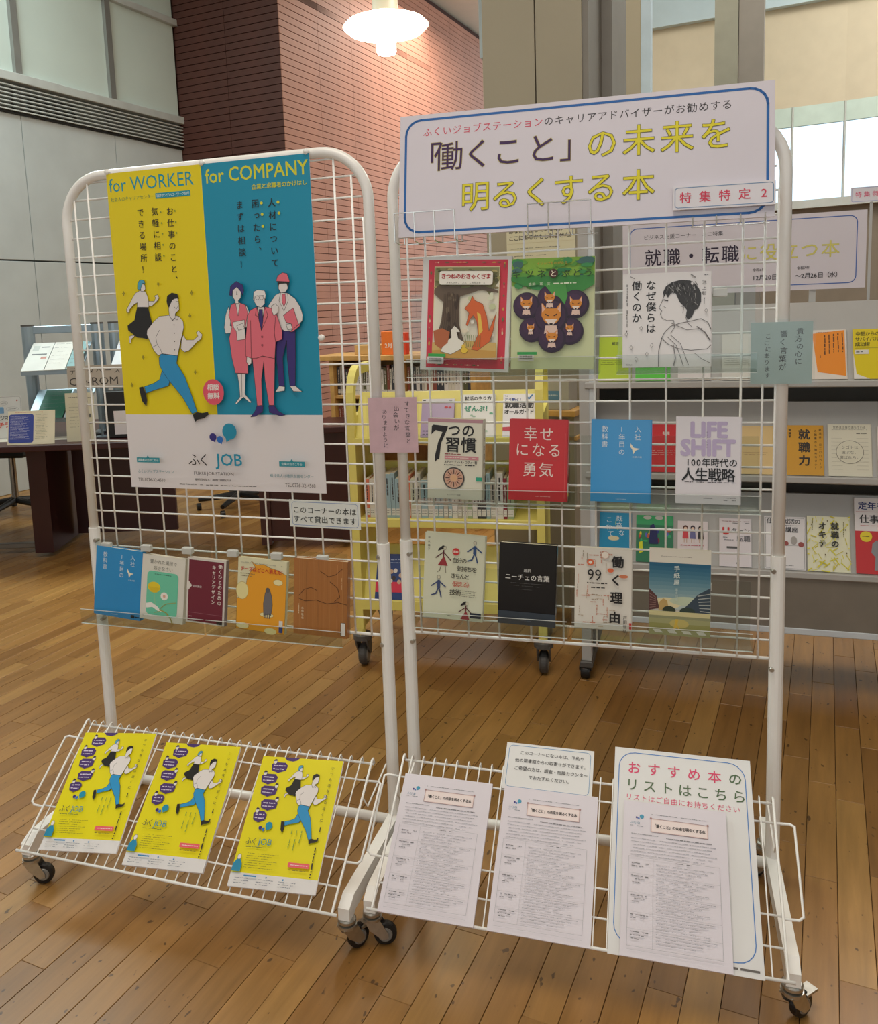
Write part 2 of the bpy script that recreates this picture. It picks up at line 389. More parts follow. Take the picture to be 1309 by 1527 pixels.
struct('wall_front_baffle', mb.mesh('wall_front_baffle', BEIGE))  # unseen wall added behind the camera to cut front light, openings let some in
struct('wall_side_baffle', MB().box(7.2, 7.4, -2.95, 4.2, 0, 5.25).mesh('wall_side_baffle', BEIGE))  # unseen wall added to hold back light from the open right side
# beige clad columns
COLM = mat('beige_cladding', '#a49b86', .6, var=.04, scale=2)
COLD = mat('grey_cladding', '#858078', .6, var=.05)
cn = struct('column', MB().box(0, .23, 0, .40, 0, 5.25, bev=.004).mesh('column', COLM), (.442, 3.931, 0), (0, 0, ANG_B))
MB().box(.236, .43, 0, .40, 0, 5.25, bev=.004).obj('cladding_panel', COLM, cn)
MB().box(.228, .238, .02, .39, 0, 5.25).obj('cladding_joint', BLACK, cn)
MB().box(.43, .455, .01, .40, 0, 5.25).obj('corner_trim', COLD, cn)
MB().box(.455, .50, .25, .55, 0, 5.25).obj('side_fin', COLD, cn)
cn2 = struct('column_slab', MB().box(0, .244, 0, .3, 0, 5.25, bev=.004).mesh('column_slab', COLM), (1.357, 5.62, 0), (0, 0, ANG_B))
MB().box(.246, .303, .0, .06, 0, 5.25).obj('window_mullion', mat('pale_blue_mullion', '#b9cbd8', .4, .2), cn2)
cn3 = struct('column_far', MB().box(0, .16, 0, .12, 0, 5.25, bev=.004).mesh('column_far', mat('green_grey_cladding', '#8f8f80', .6)), (2.43, 6.62, 0), (0, 0, ANG_B))
MB().box(.164, .33, .01, .12, 0, 5.25).obj('cladding_panel', COLD, cn3)
# far curved wall with the strip window
CREAM = mat('cream_plaster', '#d8cdb4', .85, var=.03)
DARKW = mat('brown_grey_wall', '#857a6c', .7, var=.05)
def curve_wall(n=18):
    pts = []
    base = Vector((3.921, 8.0, 0))
    for i in range(n+1):
        d = -3.2+i*.42
        p = base+B2*d; p += Vector((-.446, -.895, 0))*(max(0, d+.2)**2*.14)
        pts.append(p)
    return pts
CP = curve_wall()
IN = Vector((.446, .895, 0))*.2
def strip(mb, z0, z1, m, i0=0, i1=None, th=IN):
    i1 = len(CP)-1 if i1 is None else i1
    for i in range(i0, i1):
        a, b = CP[i], CP[i+1]
        vs = [(a.x, a.y, z0), (b.x, b.y, z0), (b.x, b.y, z1), (a.x, a.y, z1), (a.x+th.x, a.y+th.y, z0), (b.x+th.x, b.y+th.y, z0), (b.x+th.x, b.y+th.y, z1), (a.x+th.x, a.y+th.y, z1)]
        mb.add(vs, [(0, 1, 2, 3), (7, 6, 5, 4), (0, 4, 5, 1), (3, 2, 6, 7), (0, 3, 7, 4), (1, 5, 6, 2)], m)
    return mb
mb = MB(); strip(mb, 3.0, 3.86, CREAM); strip(mb, 0, 2.1, DARKW); strip(mb, 2.1, 3.0, CREAM, 0, 4)
wr = struct('wall_right', mb.mesh('wall_right'))
mb = MB(); strip(mb, 3.86, 5.25, mat('pale_blue_ceiling', '#c8dde6', .8, var=.02), th=IN*-.4); o = mb.obj('light_cove', None, wr)
win = struct('window_1', None)
mb = MB(); strip(mb, 2.1, 2.17, ALUL, 4, th=IN*-.4); mb.obj('window_sill', None, win)
mb = MB(); strip(mb, 2.83, 3.0, mat('mint_roller_blind', '#cfe3da', .7), 4, th=IN*.2); mb.obj('roller_blind', None, win)
mb = MB(); strip(mb, 2.17, 2.83, clear('window_glass', '#f4fbff', .05), 4, th=IN*.05)
mb.obj('window_pane', None, win)
for i in range(4, len(CP)):
    p = CP[i]; MB().box(-.007, .007, -.012, .012, 2.17, 3.0).obj('window_bar', ALUL, win, (p.x, p.y, 0))

# ------------------------------------------------------------------ pendant lamp
lp = thing('pendant_lamp', 'glowing white disc pendant lamp hanging before the terracotta wall', 'lamp', (.035, 4.73, 2.81))
GLOW = mat('lamp_glow', '#fff4dc', .5, var=0, emit=5)
MB().lathe([(.03, -.06), (.1, -.052), (.19, -.028), (.222, 0), (.2, .022), (.12, .05), (.06, .07)], 40).obj('lamp_shade', GLOW, lp, smooth=True)
MB().lathe([(.047, -.135), (.05, -.125), (.05, -.05)], 24).obj('lamp_bulb', mat('bulb_glow', '#ffffff', .5, var=0, emit=9), lp, smooth=True)
MB().lathe([(.066, .05), (.066, .2), (.05, .22), (.012, .23), (.008, 2.44)], 24).obj('lamp_stem', mat('lamp_neck', '#e9dfc6', .4, var=0), lp, smooth=True)
l = bpy.data.lights.new('pendant_light', 'POINT'); l.energy = 25; l.color = (1, .85, .62); l.shadow_soft_size = .2
lo = bpy.data.objects.new('pendant_light', l); C.objects.link(lo); lo.location = (.035, 4.73, 2.5)

# ------------------------------------------------------------------ display racks
RK = {'R': (0.0861, 2.0223, -0.3005), 'L': (-0.7528, 2.27, -0.3332)}
ZB, ZE, ZS = (0.59019, 0.04121, 0.04764)
ZT = ZB+ZE*2+ZS*22
COLS = [-.067, -.042]+[.075*i for i in range(10)]+[.717, .742]
ROWS = [ZB]+[ZB+ZE+ZS*i for i in range(23)]+[ZT]
def rw(k, u, z, fw=0.):
    x, y, a = RK[k]
    return Vector((x+u*math.cos(a)+fw*math.sin(a), y+u*math.sin(a)-fw*math.cos(a), z))
PL, PR = -.074, .755
RTOP = 1.737
def caster(root, u, fw, rot, part='caster'):
    c = bpy.data.objects.new(part, None); C.objects.link(c); c.parent = root; c.location = (u, -fw, 0); c.rotation_euler = (0, 0, rot); c.empty_display_size = .02
    mb = MB(); mb.lathe([(.017, .083), (.02, .080), (.02, .074), (.014, .072), (.014, .07), (.021, .069), (.021, .062), (.012, .06)], 20)
    for s in (-1, 1): mb.prism([(-.018, .064), (.016, .064), (.034, .03), (.034, .02), (.02, .018), (-.006, .04)], s*.0125, s*.0145, 'x')
    mb.box(-.0145, .0145, -.018, .016, .0605, .0635)
    mb.obj('caster_fork', GALV, c)
    W = MB(); W.lathe([(.016, -.009), (.024, -.008), (.0255, -.005), (.0255, .005), (.024, .008), (.016, .009)], 24, RUBBER, (0, .027, .0257), 'x')
    W.lathe([(.002, -.0117), (.014, -.0115), (.016, -.009), (.016, .009), (.014, .0115), (.002, .0117)], 20, mat('grey_wheel_hub', '#8f8d88', .4, .3), (0, .027, .0257), 'x')
    W.obj('caster_wheel', None, c, smooth=False)
    if -1 < rot < 0:
        MB().box(-.012, .012, .03, .062, .043, .048).obj('brake_lever', GALV, c)
    return c
def make_rack(k, label, crot):
    x, y, a = RK[k]
    r = thing('mesh_display_rack', label, 'display rack', (x, y, 0), (0, 0, a), 'white wire mesh display racks on casters')
    # bent top tube
    Rr = .115; pts = [(PL, 0, .80)]+[(px, 0, pz) for px, pz in arc(PL+Rr, RTOP-Rr, Rr, 180, 90, 10)]+[(px, 0, pz) for px, pz in arc(PR-Rr, RTOP-Rr, Rr, 90, 0, 10)]+[(PR, 0, .80)]
    MB().tube(pts, .0125, 14).obj('top_frame_tube', WHITE, r, smooth=True)
    for u in (PL, PR):
        MB().tube([(u, 0, .115), (u, 0, .822)], .0152, 14).obj('lower_post', WHITE, r, smooth=False)
        sgn = 1 if u == PL else -1
        for z in (.79, .57): MB().lathe([(.0045, -.0165), (.0055, -.014), (.0055, 0)], 10, None, (u+sgn*.010, 0, z), 'y').obj('bolt', GALV, r)
        # leg of square tube along the depth, chamfered nose
        L = MB(); L.prism([(.15, .09), (.15, .128), (-.312, .128), (-.342, .112), (-.342, .084), (-.318, .084), (-.305, .09)], u-.013-(.012 if sgn > 0 else 0), u+.013-(.012 if sgn > 0 else 0), 'x')
        L.obj('base_leg', WHITE, r)
    MB().tube([(PL, 0, .108), (PR, 0, .108)], .0125, 12).obj('cross_bar', WHITE, r, smooth=True)
    i = 0
    for u, fw in ((PL-.012, .326), (PR, .326), (PL-.012, -.125), (PR, -.125)):
        caster(r, u, fw, crot[i]); i += 1
    # grid
    hv = {}
    for j, u in enumerate(COLS):
        z0, z1 = (ZB, ZT) if 1 < j < 12 else ((ZB, ROWS[23]) if j in (1, 12) else (ZB, ROWS[21]))
        key = round(z1, 3)
        if key not in hv: hv[key] = MB().tube([(0, 0, 0), (0, 0, z1-z0)], .0024, 7).mesh('vertical_wire', WHITE, True)
        link('vertical_wire', hv[key], r, (u, -.0042, z0))
    hw = {}
    for j, z in enumerate(ROWS):
        x0, x1 = (PL+.01, PR-.01) if j < 22 else ((-.062, .737) if j < 24 else (0, .675))
        if j == 23: x0, x1 = PL+.022, PR-.022
        rad = .0038 if j in (0,) else .0024; key = (round(x0, 3), rad)
        if key not in hw: hw[key] = MB().tube([(x0, 0, 0), (x1, 0, 0)], rad, 7).mesh('horizontal_wire', WHITE, True)
        link('horizontal_wire', hw[key], r, (0, .0005, z))
    return r
# sloped leaflet tray at the foot: its bottom edge (forward .377, z .122) to its top edge (forward .100, z .325)
TB = Vector((0, -.377, .122)); TT = Vector((0, -.1, .325)); TS = (TT-TB).normalized(); TL_ = (TT-TB).length; TN = TS.cross(Vector((1, 0, 0)))*1
TN = Vector((0, -TS.z, TS.y))
def tp(u, t, off=0.): return Vector((u, 0, 0))+TB+TS*t+TN*off
def make_tray(k, rack_label, nw=29):
    x, y, a = RK[k]
    r = thing('wire_leaflet_tray', rack_label, 'wire tray', (x, y, 0), (0, 0, a), 'sloped white wire leaflet trays at the foot of the racks')
    U0, U1 = -.068, .742
    def bar(nm, t, off=-.004, rad=.0022, ex=0): MB().tube([tp(U0-ex, t, off), tp(U1+ex, t, off)], rad, 7).obj(nm, WHITE, r, smooth=True)
    bar('front_bar', 0, 0, .0034, .012)
    for t in (.056, .112, .29): bar('cross_wire', t)
    MB().tube([tp(U0, TL_-.006, -.02), tp(U1, TL_-.006, -.02)], .003, 7).obj('top_bar', WHITE, r, smooth=True)
    pts = [tp(0, -.002, 0), tp(0, .004, -.0015), tp(0, TL_-.006, 0), tp(0, TL_, -.004), tp(0, TL_-.004, -.02)]
    me = MB().tube(pts, .0016, 6).mesh('slope_wire', WHITE, True)
    me2 = MB().tube(pts, .0028, 7).mesh('slope_wire', WHITE, True)
    n = nw; step = (U1-U0-.02)/n
    for i in range(n+1): link('slope_wire', me2 if i == n else me, r, (U0+.02+i*step, 0, 0))
    link('slope_wire', me2, r, (U0, 0, 0))
    for u, s in ((U0, -1), (U1, 1)):
        MB().tube([tp(u, .108, -.004), tp(u+s*.028, .108, 0), tp(u+s*.036, .114, .003), tp(u+s*.036, .285, .003), tp(u+s*.028, .29, 0), tp(u, .29, -.004)], .0028, 7).obj('side_loop', WHITE, r, smooth=True)
        MB().tube([tp(u, .25, -.004), tp(u, .25, -.05)+Vector((0, .0, 0)), Vector((u, -.012, .262))], .002, 6).obj('hook_wire', WHITE, r)
    return r
rackL = make_rack('L', 'left white wire mesh rack on casters, carrying the yellow and blue poster', (-1.2, -.55, .4, 2.2))
rackR = make_rack('R', 'right white wire mesh rack on casters, carrying the long title board', (-1.25, -.75, .4, 2.2))
trayL = make_tray('L', 'sloped white wire tray with yellow flyers at the foot of the left rack')
trayR = make_tray('R', 'sloped white wire tray with white book lists at the foot of the right rack')

# ------------------------------------------------------------------ acrylic book shelves hooked on the mesh
def acrylic(k, u0, u1, z, label, hooks=2, back=.16):
    L = u1-u0
    r = thing('acrylic_book_shelf', label, 'acrylic shelf', tuple(rw(k, u0, z, .0)), (0, 0, RK[k][2]), 'clear acrylic shelves hooked on the mesh')
    MB().box(0, L, -.068, -.010, -.0045, -.0015).obj('bottom_plate', ACRY, r)
    MB().box(0, L, -.0705, -.068, -.0045, .034).obj('front_lip', ACRY, r)
    MB().box(0, L, -.0125, -.010, -.0015, back).obj('back_plate', ACRY, r)
    MB().box(0, L, -.0708, -.0678, .0338, .0346).obj('lip_edge', mat('acrylic_top_edge', '#c9cdca', .25, var=0), r)
    MB().box(0, L, -.0712, -.0660, -.0052, -.0045).obj('base_edge', mat('acrylic_polished_edge', '#e4e6e2', .2, var=0), r)
    for i in range(hooks):
        x = L*(i+.5)/hooks
        MB().box(x-.014, x+.014, -.026, -.013, back-.022, back-.004, bev=.002).obj('hook_clip', mat('translucent_clip', '#c9cac4', .25, var=.05), r)
    return r
acrylic('R', -.035, .388, 1.226, 'clear acrylic shelf under the two large picture books', 2, .18)
acrylic('R', .425, .70, 1.226, 'clear acrylic shelf under the white book with a boy in profile', 2, .17)
acrylic('R', -.035, .335, .931, 'clear acrylic shelf under the cream and the red book', 2, .15)
acrylic('R', .345, .712, .931, 'clear acrylic shelf under the sky-blue and the lilac-titled book', 2, .15)
acrylic('R', -.04, .315, .634, 'clear acrylic shelf under the stick-figure book and the black book', 2, .13)
acrylic('R', .325, .70, .634, 'clear acrylic shelf under the book of words and the city-photo book', 2, .13)
acrylic('L', -.085, .288, .583, 'clear acrylic shelf under three books at the left of the left rack', 3, .21)
acrylic('L', .295, .665, .583, 'clear acrylic shelf under the yellow-orange and the wooden-looking book', 3, .21)

# ------------------------------------------------------------------ books on the racks
BK = {'fox':('R', -0.0099, 1.2367, 0.2021, 0.254, 0.0468),
 'grape':('R', 0.1981, 1.2334, 0.1776, 0.2413, 0.0177),
 'boy':('R', 0.4363, 1.2329, 0.1775, 0.1974, 0.0043),
 'seven':('R', -0.0003, 0.9415, 0.1273, 0.1831, 0.0277),
 'red':('R', 0.1861, 0.9403, 0.1299, 0.1818, 0.0218),
 'blue':('R', 0.3667, 0.9416, 0.1271, 0.1793, 0.0158),
 'life':('R', 0.5446, 0.9424, 0.1298, 0.184, 0.0087),
 'green':('R', -0.0256, 0.6522, 0.144, 0.201, 0.0479),
 'black':('R', 0.1546, 0.6485, 0.1308, 0.1879, 0.0291),
 'words':('R', 0.3291, 0.6507, 0.1241, 0.1812, 0.0114),
 'plaza':('R', 0.4896, 0.6473, 0.127, 0.1888, 0.0097),
 'blue2':('L', -0.0594, 0.6001, 0.1433, 0.1839, 0.0714),
 'teal':('L', 0.0842, 0.5992, 0.1296, 0.1705, 0.067),
 'maroon':('L', 0.2242, 0.601, 0.1114, 0.1676, 0.0469),
 'orange':('L', 0.3695, 0.5959, 0.1342, 0.1815, 0.0511),
 'wood':('L', 0.5285, 0.5963, 0.1413, 0.1869, 0.0221)}
def book(key, label, cover, art, t=.018, spine=None, group='books facing out on the racks', loc=None, rot=None, wh=None, lab=None, rough=.28, tilt=None, cat='book'):
    if key:
        k, u, z, W, Hh, sh = BK[key]
        tl = math.atan2(.020, Hh) if tilt is None else tilt
        loc = tuple(rw(k, u, z, .05+(.008 if t > .027 else 0))); rot = (-tl, 0, RK[k][2])
        M = Matrix.Rotation(RK[k][2], 4, 'Z') @ Matrix.Rotation(sh, 4, 'Y') @ Matrix.Rotation(-tl, 4, 'X'); rot = M.to_euler()
    else: W, Hh = wh
    b = thing('book', label, cat, loc, rot, group)
    cm = mat('cover_'+cover, '#'+cover, rough, var=.02, coat=.2); sm = mat('cover_'+(spine or cover), '#'+(spine or cover), rough, var=.02, coat=.2)
    m = MB(); m.box(0, W, 0, .0012, 0, Hh, cm); m.box(0, W, t-.0012, t, 0, Hh, cm); m.box(W-.0012, W+.0004, .0, t, 0, Hh, sm)
    m.obj('cover', None, b)
    MB().box(.002, W-.0015, .0012, t-.0012, .002, Hh-.002).obj('page_block', PAGES, b)
    if art:
        a = Art(W*1000, Hh*1000); art(a); a.done(b, 'cover_print')
    if lab is not None:
        m = MB(); wl_ = .014
        m.box(W+.0004, W+.0008, .002, t-.002, .012, .040, mat('spine_label_white', '#e6e4df', .5, var=0))
        m.box(W+.0008, W+.0010, .002, t-.002, .012, .020, ink(lab)); m.obj('spine_label', None, b)
    return b
def fox(a):
    W, Hh = a.w, a.h
    a.rect(14, 7, W-9, Hh-6, 'd4384a')
    for i in range(46):   # small ornaments of the frame
        R = random.Random(i); e = i % 4; t = R.random()
        x, y = ((17+t*(W-30), 13), (17+t*(W-30), Hh-13), (20, 12+t*(Hh-24)), (W-16, 12+t*(Hh-24)))[e]
        a.ell(x, y, R.uniform(1.5, 6) if e < 2 else 2, 1.6 if e < 2 else R.uniform(1.5, 6), R.choice(('e98a6a', '8b6a4a', 'e06f6c', 'c9a24a', 'f0c8a8', '5f7a4a')), 8)
    x0, y0, x1, y1 = 30, 24, W-27, Hh-28
    a.rect(x0-1.5, y0-1.5, x1+1.5, y1+1.5, 'e9dcae'); a.rect(x0, y0, x1, y1, 'e8e2cc')
    a.poly([(x0, y0), (x1, y0), (x1, y0+30), (x1-20, y0+62), (x1-34, y0+42), (x0+60, y0+48), (x0+28, y0+66), (x0, y0+58)], '8d8a5a')
    for i in range(40):
        R = random.Random(i+90); a.ell(x0+R.random()*(x1-x0), y0+R.random()*52, R.uniform(3, 8), R.uniform(2, 5), R.choice(('6f7040', 'a39a5e', '8a7a4c', '5a5a34', 'b9a86c')), 7)
    a.poly([(x0+10, y0+40), (x0+62, y0+42), (x0+58, y0+80), (x0+60, y0+128), (x0+74, y1-30), (x0+4, y1-30), (x0+18, y0+120), (x0+22, y0+78), (x0, y0+60), (x0, y0+50)], '6a5846')
    a.poly([(x0+58, y0+48), (x0+108, y0+40), (x1, y0+52), (x1, y0+57), (x0+104, y0+50), (x0+58, y0+66)], '6a5846')
    for i in range(60):   # brushwork
        R = random.Random(i+300); q = R.random(); x = x0+8+R.random()*(x1-x0-16); y = y0+60+R.random()*(y1-y0-64)
        if x < x0+64: a.ell(x0+22+R.random()*34, y, R.uniform(2, 5), R.uniform(3, 9), R.choice(('7a6a54', '5a4838', '85745c', '4e3e30')), 7)
        elif y > y1-30: a.ell(x, y, R.uniform(3, 9), R.uniform(1.5, 4), R.choice(('c08a3c', 'dcb870', '9a8a48', 'b8783a')), 7)
        elif q < .5: a.ell(x, y, R.uniform(3, 8), R.uniform(3, 7), R.choice(('f0ecdc', 'dfe0c4', 'c9cfa4', 'e8dcc0')), 7)
    for i in range(9): a.line([(x0+24+i*4, y0+60), (x0+25+i*3.8, y0+100), (x0+20+i*5, y0+140)], 1.0, '4c3c2e')
    a.poly([(x0, y1-34), (x0+50, y1-40), (x1, y1-36), (x1, y1), (x0, y1)], 'd3b169')
    a.poly([(x0, y1-16), (x0+60, y1-22), (x1, y1-18), (x1, y1), (x0, y1)], 'c99a4a')
    # a rust-coloured four-legged animal sitting up, and a white bird
    a.poly([(x0+72, y0+92), (x0+84, y0+76), (x0+88, y0+64), (x0+94, y0+74), (x0+112, y0+82), (x0+122, y0+108), (x0+128, y0+140), (x0+136, y0+118), (x1-2, y0+100), (x1-8, y0+140), (x0+130, y0+164), (x0+104, y1-18), (x0+90, y1-20), (x0+104, y0+148), (x0+100, y0+120), (x0+92, y0+106), (x0+84, y0+116), (x0+80, y0+130), (x0+76, y0+128), (x0+82, y0+102)], 'd9662e', '7a3a1e', .8)
    a.poly([(x0+100, y0+100), (x0+108, y0+104), (x0+114, y0+140), (x0+106, y0+150), (x0+104, y0+124)], 'e9c24e')
    a.poly([(x0+20, y1-14), (x0+28, y1-34), (x0+44, y1-46), (x0+42, y1-62), (x0+50, y1-72), (x0+58, y1-66), (x0+64, y1-58), (x0+56, y1-58), (x0+60, y1-44), (x0+74, y1-36), (x0+66, y1-20), (x0+44, y1-8)], 'ece8da', '4a4438', .8)
    a.poly([(x0+2, y1-60), (x0+22, y1-66), (x0+40, y1-58), (x0+36, y1-34), (x0+20, y1-20), (x0+6, y1-30)], 'b5653c')
    a.ell(x0+74, y1-18, 8, 7, 'e8c33c', 12, '8a6a1e', .7); a.ell(x0+72, y1-27, 4, 4, 'e8c33c', 10)
    for i in range(8): a.line([(x0+80+i*4, y1-26), (x0+74+i*5, y1-52)], 1.2, '7c8a4a')
    a.rr(x0+12, y0+9, x1-12, y0+40, 6, 1, '6a6048', 'f0ece0')
    a.text('きつねのおきゃくさま', (x0+x1)/2, y0+21, 12.5, 'b02020', .03, 11.2, 1, 'C')
    a.text('あまんきみこ・ぶん　二俣英五郎・え', (x0+x1)/2, y0+35, 4.6, '4a4438', 0, 5.2, 1, 'C')
    a.rect(22, Hh-37, 62, Hh-30, '35a048'); a.rr(20, Hh-30, 58, Hh-14, 2, 0, 'e4e0dc', 'cfcac8')
    for i in range(16): a.rect(24+i*1.9, Hh-27, 25+i*1.9, Hh-19, '4a4444')
def grape(a):
    W, Hh = a.w, a.h
    a.rect(0, 0, W, Hh, 'cdd3a4'); a.rect(0, 0, W, 60, '8cba3c')
    for i in range(70):
        R = random.Random(i+5); x = R.random()*W; y = R.random()*62; q = abs(x-W/2)/W
        rx = R.uniform(8, 20); ry = R.uniform(4, 9); a.ell(min(max(x, rx), W-rx), max(y, ry), rx, ry, R.choice(('5fa03a', '6cae3e', '3f9450', '2f8a4e', '8cba3c')) if q < .4 else R.choice(('3f9450', '46706a', '5fa03a')), 8)
    a.poly([(0, 48), (30, 60), (60, 58), (86, 66), (104, 82), (118, 100), (128, 84), (150, 76), (W, 60), (W, 40), (0, 40)], '3d8c3e')
    for x, y, r in ((84, 84, 27), (34, 100, 29), (138, 98, 30), (46, 152, 27), (128, 156, 29), (88, 124, 36), (90, 172, 30)):
        x = x*W/178; y = y*Hh/243+4
        a.ell(x, y, r, r*1.02, '2b1a30', 28); a.ell(x-2, y-2, r*.9, r*.9, '3d2440', 26); a.ell(x-4, y-6, r*.6, r*.55, '452848', 20)
    a.poly([(70, 56), (118, 56), (122, 84), (116, 102), (104, 86), (88, 78)], '4d9c48')
    for x, y, k in ((84, 84, .8), (34, 96, .9), (140, 98, .9), (88, 122, 1.5), (90, 168, .9), (44, 148, .55), (128, 150, .6)):
        x = x*W/178; y = y*Hh/243+4; f = lambda q: [(x+u*k, y+v*k) for u, v in q]
        a.poly(f([(-13, -18), (-7, -10), (7, -10), (13, -18), (14, 0), (9, 9), (0, 14), (-9, 9), (-14, 0)]), 'd98a2e')
        a.poly(f([(-14, -18), (-9, -9), (-13, -4)]), 'e8b8a0'); a.poly(f([(14, -18), (9, -9), (13, -4)]), 'e8b8a0')
        a.poly(f([(-9, 5), (9, 5), (4, 12), (0, 15), (-4, 12)]), 'ecd9cc'); a.ell(x, y+12*k, 2.6*k, 1.8*k, '2a1a1a', 8)
        a.poly(f([(-8, 14), (8, 14), (10, 26), (5, 24), (0, 26), (-5, 24), (-10, 26)]), 'e3c4b4')
        for s in (-1, 1): a.line(f([(s*8, -2), (s*4, 0)]), 1.4*k, '3a1c10')
    a.text('イソップものがたり', W/2, 13, 7, 'd9962e', .01, 7.4, 1, 'C')
    xs = [12, 40, 66, 92, 118, 142, 166]
    a.ell(92*W/178, 35, 10, 9.5, '4a2418'); a.up()
    for ch, x in zip('キツネとぶどう', xs): a.g(ch, x*W/178, 35, 20 if ch != 'と' else 15, '2c4a22' if ch != 'と' else 'f0e8d0', .012)
    a.text('蜂飼　耳　文', 62, 57, 7, 'e3ead0', 0, 8, 1, 'C'); a.words(92, 57, 52, 5, 'e3ead0')
    a.rect(16, Hh-38, 58, Hh-32, '2f9a4c'); a.rr(18, Hh-32, 52, Hh-18, 2, 0, 'c4c4b4', 'c6c4b8')
    for i in range(14): a.rect(21+i*2, Hh-30, 22.1+i*2, Hh-23, '4a4a44')
def boy(a):
    W, Hh = a.w, a.h; k = W/179
    S = lambda q: [(x*k, y*Hh/194) for x, y in q]
    # pixels of the line drawing measured on the cover, in its own millimetres
    a.vtext('なぜ僕らは', 58*k, 14, 21, '1d1a1a', .014, 22.5); a.vtext('働くのか', 29*k, 14, 21, '1d1a1a', .014, 22.5)
    a.words(9, 22, 100, 3.2, '6a6464', True); a.words(163, 8, 8, 3, '4a4444'); a.vtext('池上彰', 164*k, 18, 9, '2a2626', 0, 11); a.words(163, 55, 14, 3, '5a5454', True)
    hair = [(82, 40), (88, 28), (100, 20), (118, 16), (136, 18), (150, 28), (158, 44), (158, 62), (152, 76), (146, 78), (140, 92), (132, 98), (128, 90), (130, 78), (124, 70), (116, 62), (108, 44), (100, 40), (92, 52), (88, 44), (84, 50)]
    a.poly(S(hair), '3a3838')
    for i in range(90):
        R = random.Random(i); x = 90+R.random()*58; y = 20+R.random()*(44 if x > 122 else 12); a.line(S([(x, y), (x+R.uniform(-5, 9), y+R.uniform(6, 16))]), R.uniform(.5, 1.3), R.choice(('6c6a68', '1a1818', '222020', 'a8a6a2', '4a4846')), i % 20 == 0)
    a.line(S([(84, 48), (80, 60), (74, 72), (80, 78), (77, 84), (80, 92), (90, 98), (104, 98), (106, 112), (98, 124)]), .9, '4a4646')
    a.line(S([(84, 56), (92, 58)]), 2, '2a2828'); a.line(S([(84, 70), (88, 72)]), .8, '4a4646')
    a.line(S([(128, 92), (132, 104), (140, 112)]), .9, '4a4646'); a.line(S([(118, 70), (124, 72), (122, 84)]), .8, '4a4646')
    a.line(S([(86, 122), (98, 110), (118, 104), (140, 100), (158, 96), (172, 104), (178, 118)]), 1.3, '5a5656')
    a.line(S([(86, 122), (80, 134), (92, 146), (112, 156), (138, 160), (170, 158), (178, 150)]), 1.3, '5a5656')
    a.line(S([(80, 134), (74, 160), (74, Hh*194/Hh-2)]), 1.3, '4a4646'); a.line(S([(92, 132), (110, 150), (124, 192)]), 1, '5a5656'); a.line(S([(98, 128), (118, 146), (134, 190)]), 1, '5a5656')
    a.line(S([(146, 166), (160, 178), (176, 186)]), 1, '6a6666'); a.line(S([(150, 112), (166, 124), (176, 140)]), 2.2, '6a6666'); a.line(S([(104, 150), (108, 176), (104, 191)]), 2, '8a8686')
    a.line(S([(100, 104), (130, 118), (160, 116)]), 1.6, '8a8686'); a.line(S([(138, 6), (146, 12)]), 2.4, '8a8888'); a.line(S([(16, 6), (24, 10)]), 1.6, '8a8888')
    for x, y in ((8, 124), (38, 112), (18, 152), (50, 166), (28, 176), (60, 148), (140, 24), (168, 80)):
        a.poly(S([(x, y-4), (x+3, y), (x, y+5), (x-3, y)]), 'e0dcda', '7a7676', .7)
    a.text('Gakken', 8*k, Hh-6, 4, '3a3636', .02)
def seven(a):
    W, Hh = a.w, a.h
    a.rect(0, 0, W, 8, 'b98a92'); a.up()
    a.poly([(9, 17), (13, 14), (47, 17), (45, 24), (31, 56), (28, 84), (27, 92), (22, 94), (17, 100), (17, 84), (24, 54), (34, 30), (18, 26), (8, 36)], '1e1b1a')
    a.text('つの', 46, 25, 31, '1e1b1a', .018, 32); a.text('習慣', 40, 58, 37, '1e1b1a', .022, 37)
    a.words(40, 80, 40, 4, '8a3a3a'); a.rect(40, 84, W-9, 92, 'c9868c'); a.words(42, 88, 72, 3, 'e6d8cc')
    a.text('スティーブン・R・コヴィー著', 39, 98, 7, '1e1b1a', .02, 5.6, .85); a.words(39, 105, 72, 4, '2a2626')
    a.ell(62, 135, 25, 25, '4a4440', 36); a.ell(62, 135, 22, 22, 'c9a088', 36)
    for i in range(16):
        t = i*math.pi/8; a.line([(62+10*math.cos(t), 135+10*math.sin(t)), (62+19*math.cos(t), 135+19*math.sin(t))], 1.1 if i % 2 else 2, '9a4a30' if i % 2 else '4a2a20', i == 0)
    a.ell(62, 135, 8, 8, 'd9aa80'); a.text('キングベアー出版', 62, Hh-10, 4.4, '2a2626', 0, 4, .9, 'C')
    a.rect(W-14, Hh-52, W, Hh-43, '2d9c7c')
def redb(a):
    W, Hh = a.w, a.h; q = 'ecdad0'
    a.text('幸せ', W*.5, 32, 34, q, 0, 36, .95, 'C'); a.text('になる', W*.5, 68, 33, q, 0, 36, .95, 'C'); a.text('勇気', W*.5, 112, 35, q, 0, 36, .95, 'C')
    a.words(20, 90, 86, 1.6, 'b04038'); a.words(60, Hh-10, 34, 2, 'e0b0a8'); a.line([(W-6, 30), (W-6, Hh-8)], .8, 'd8605a')
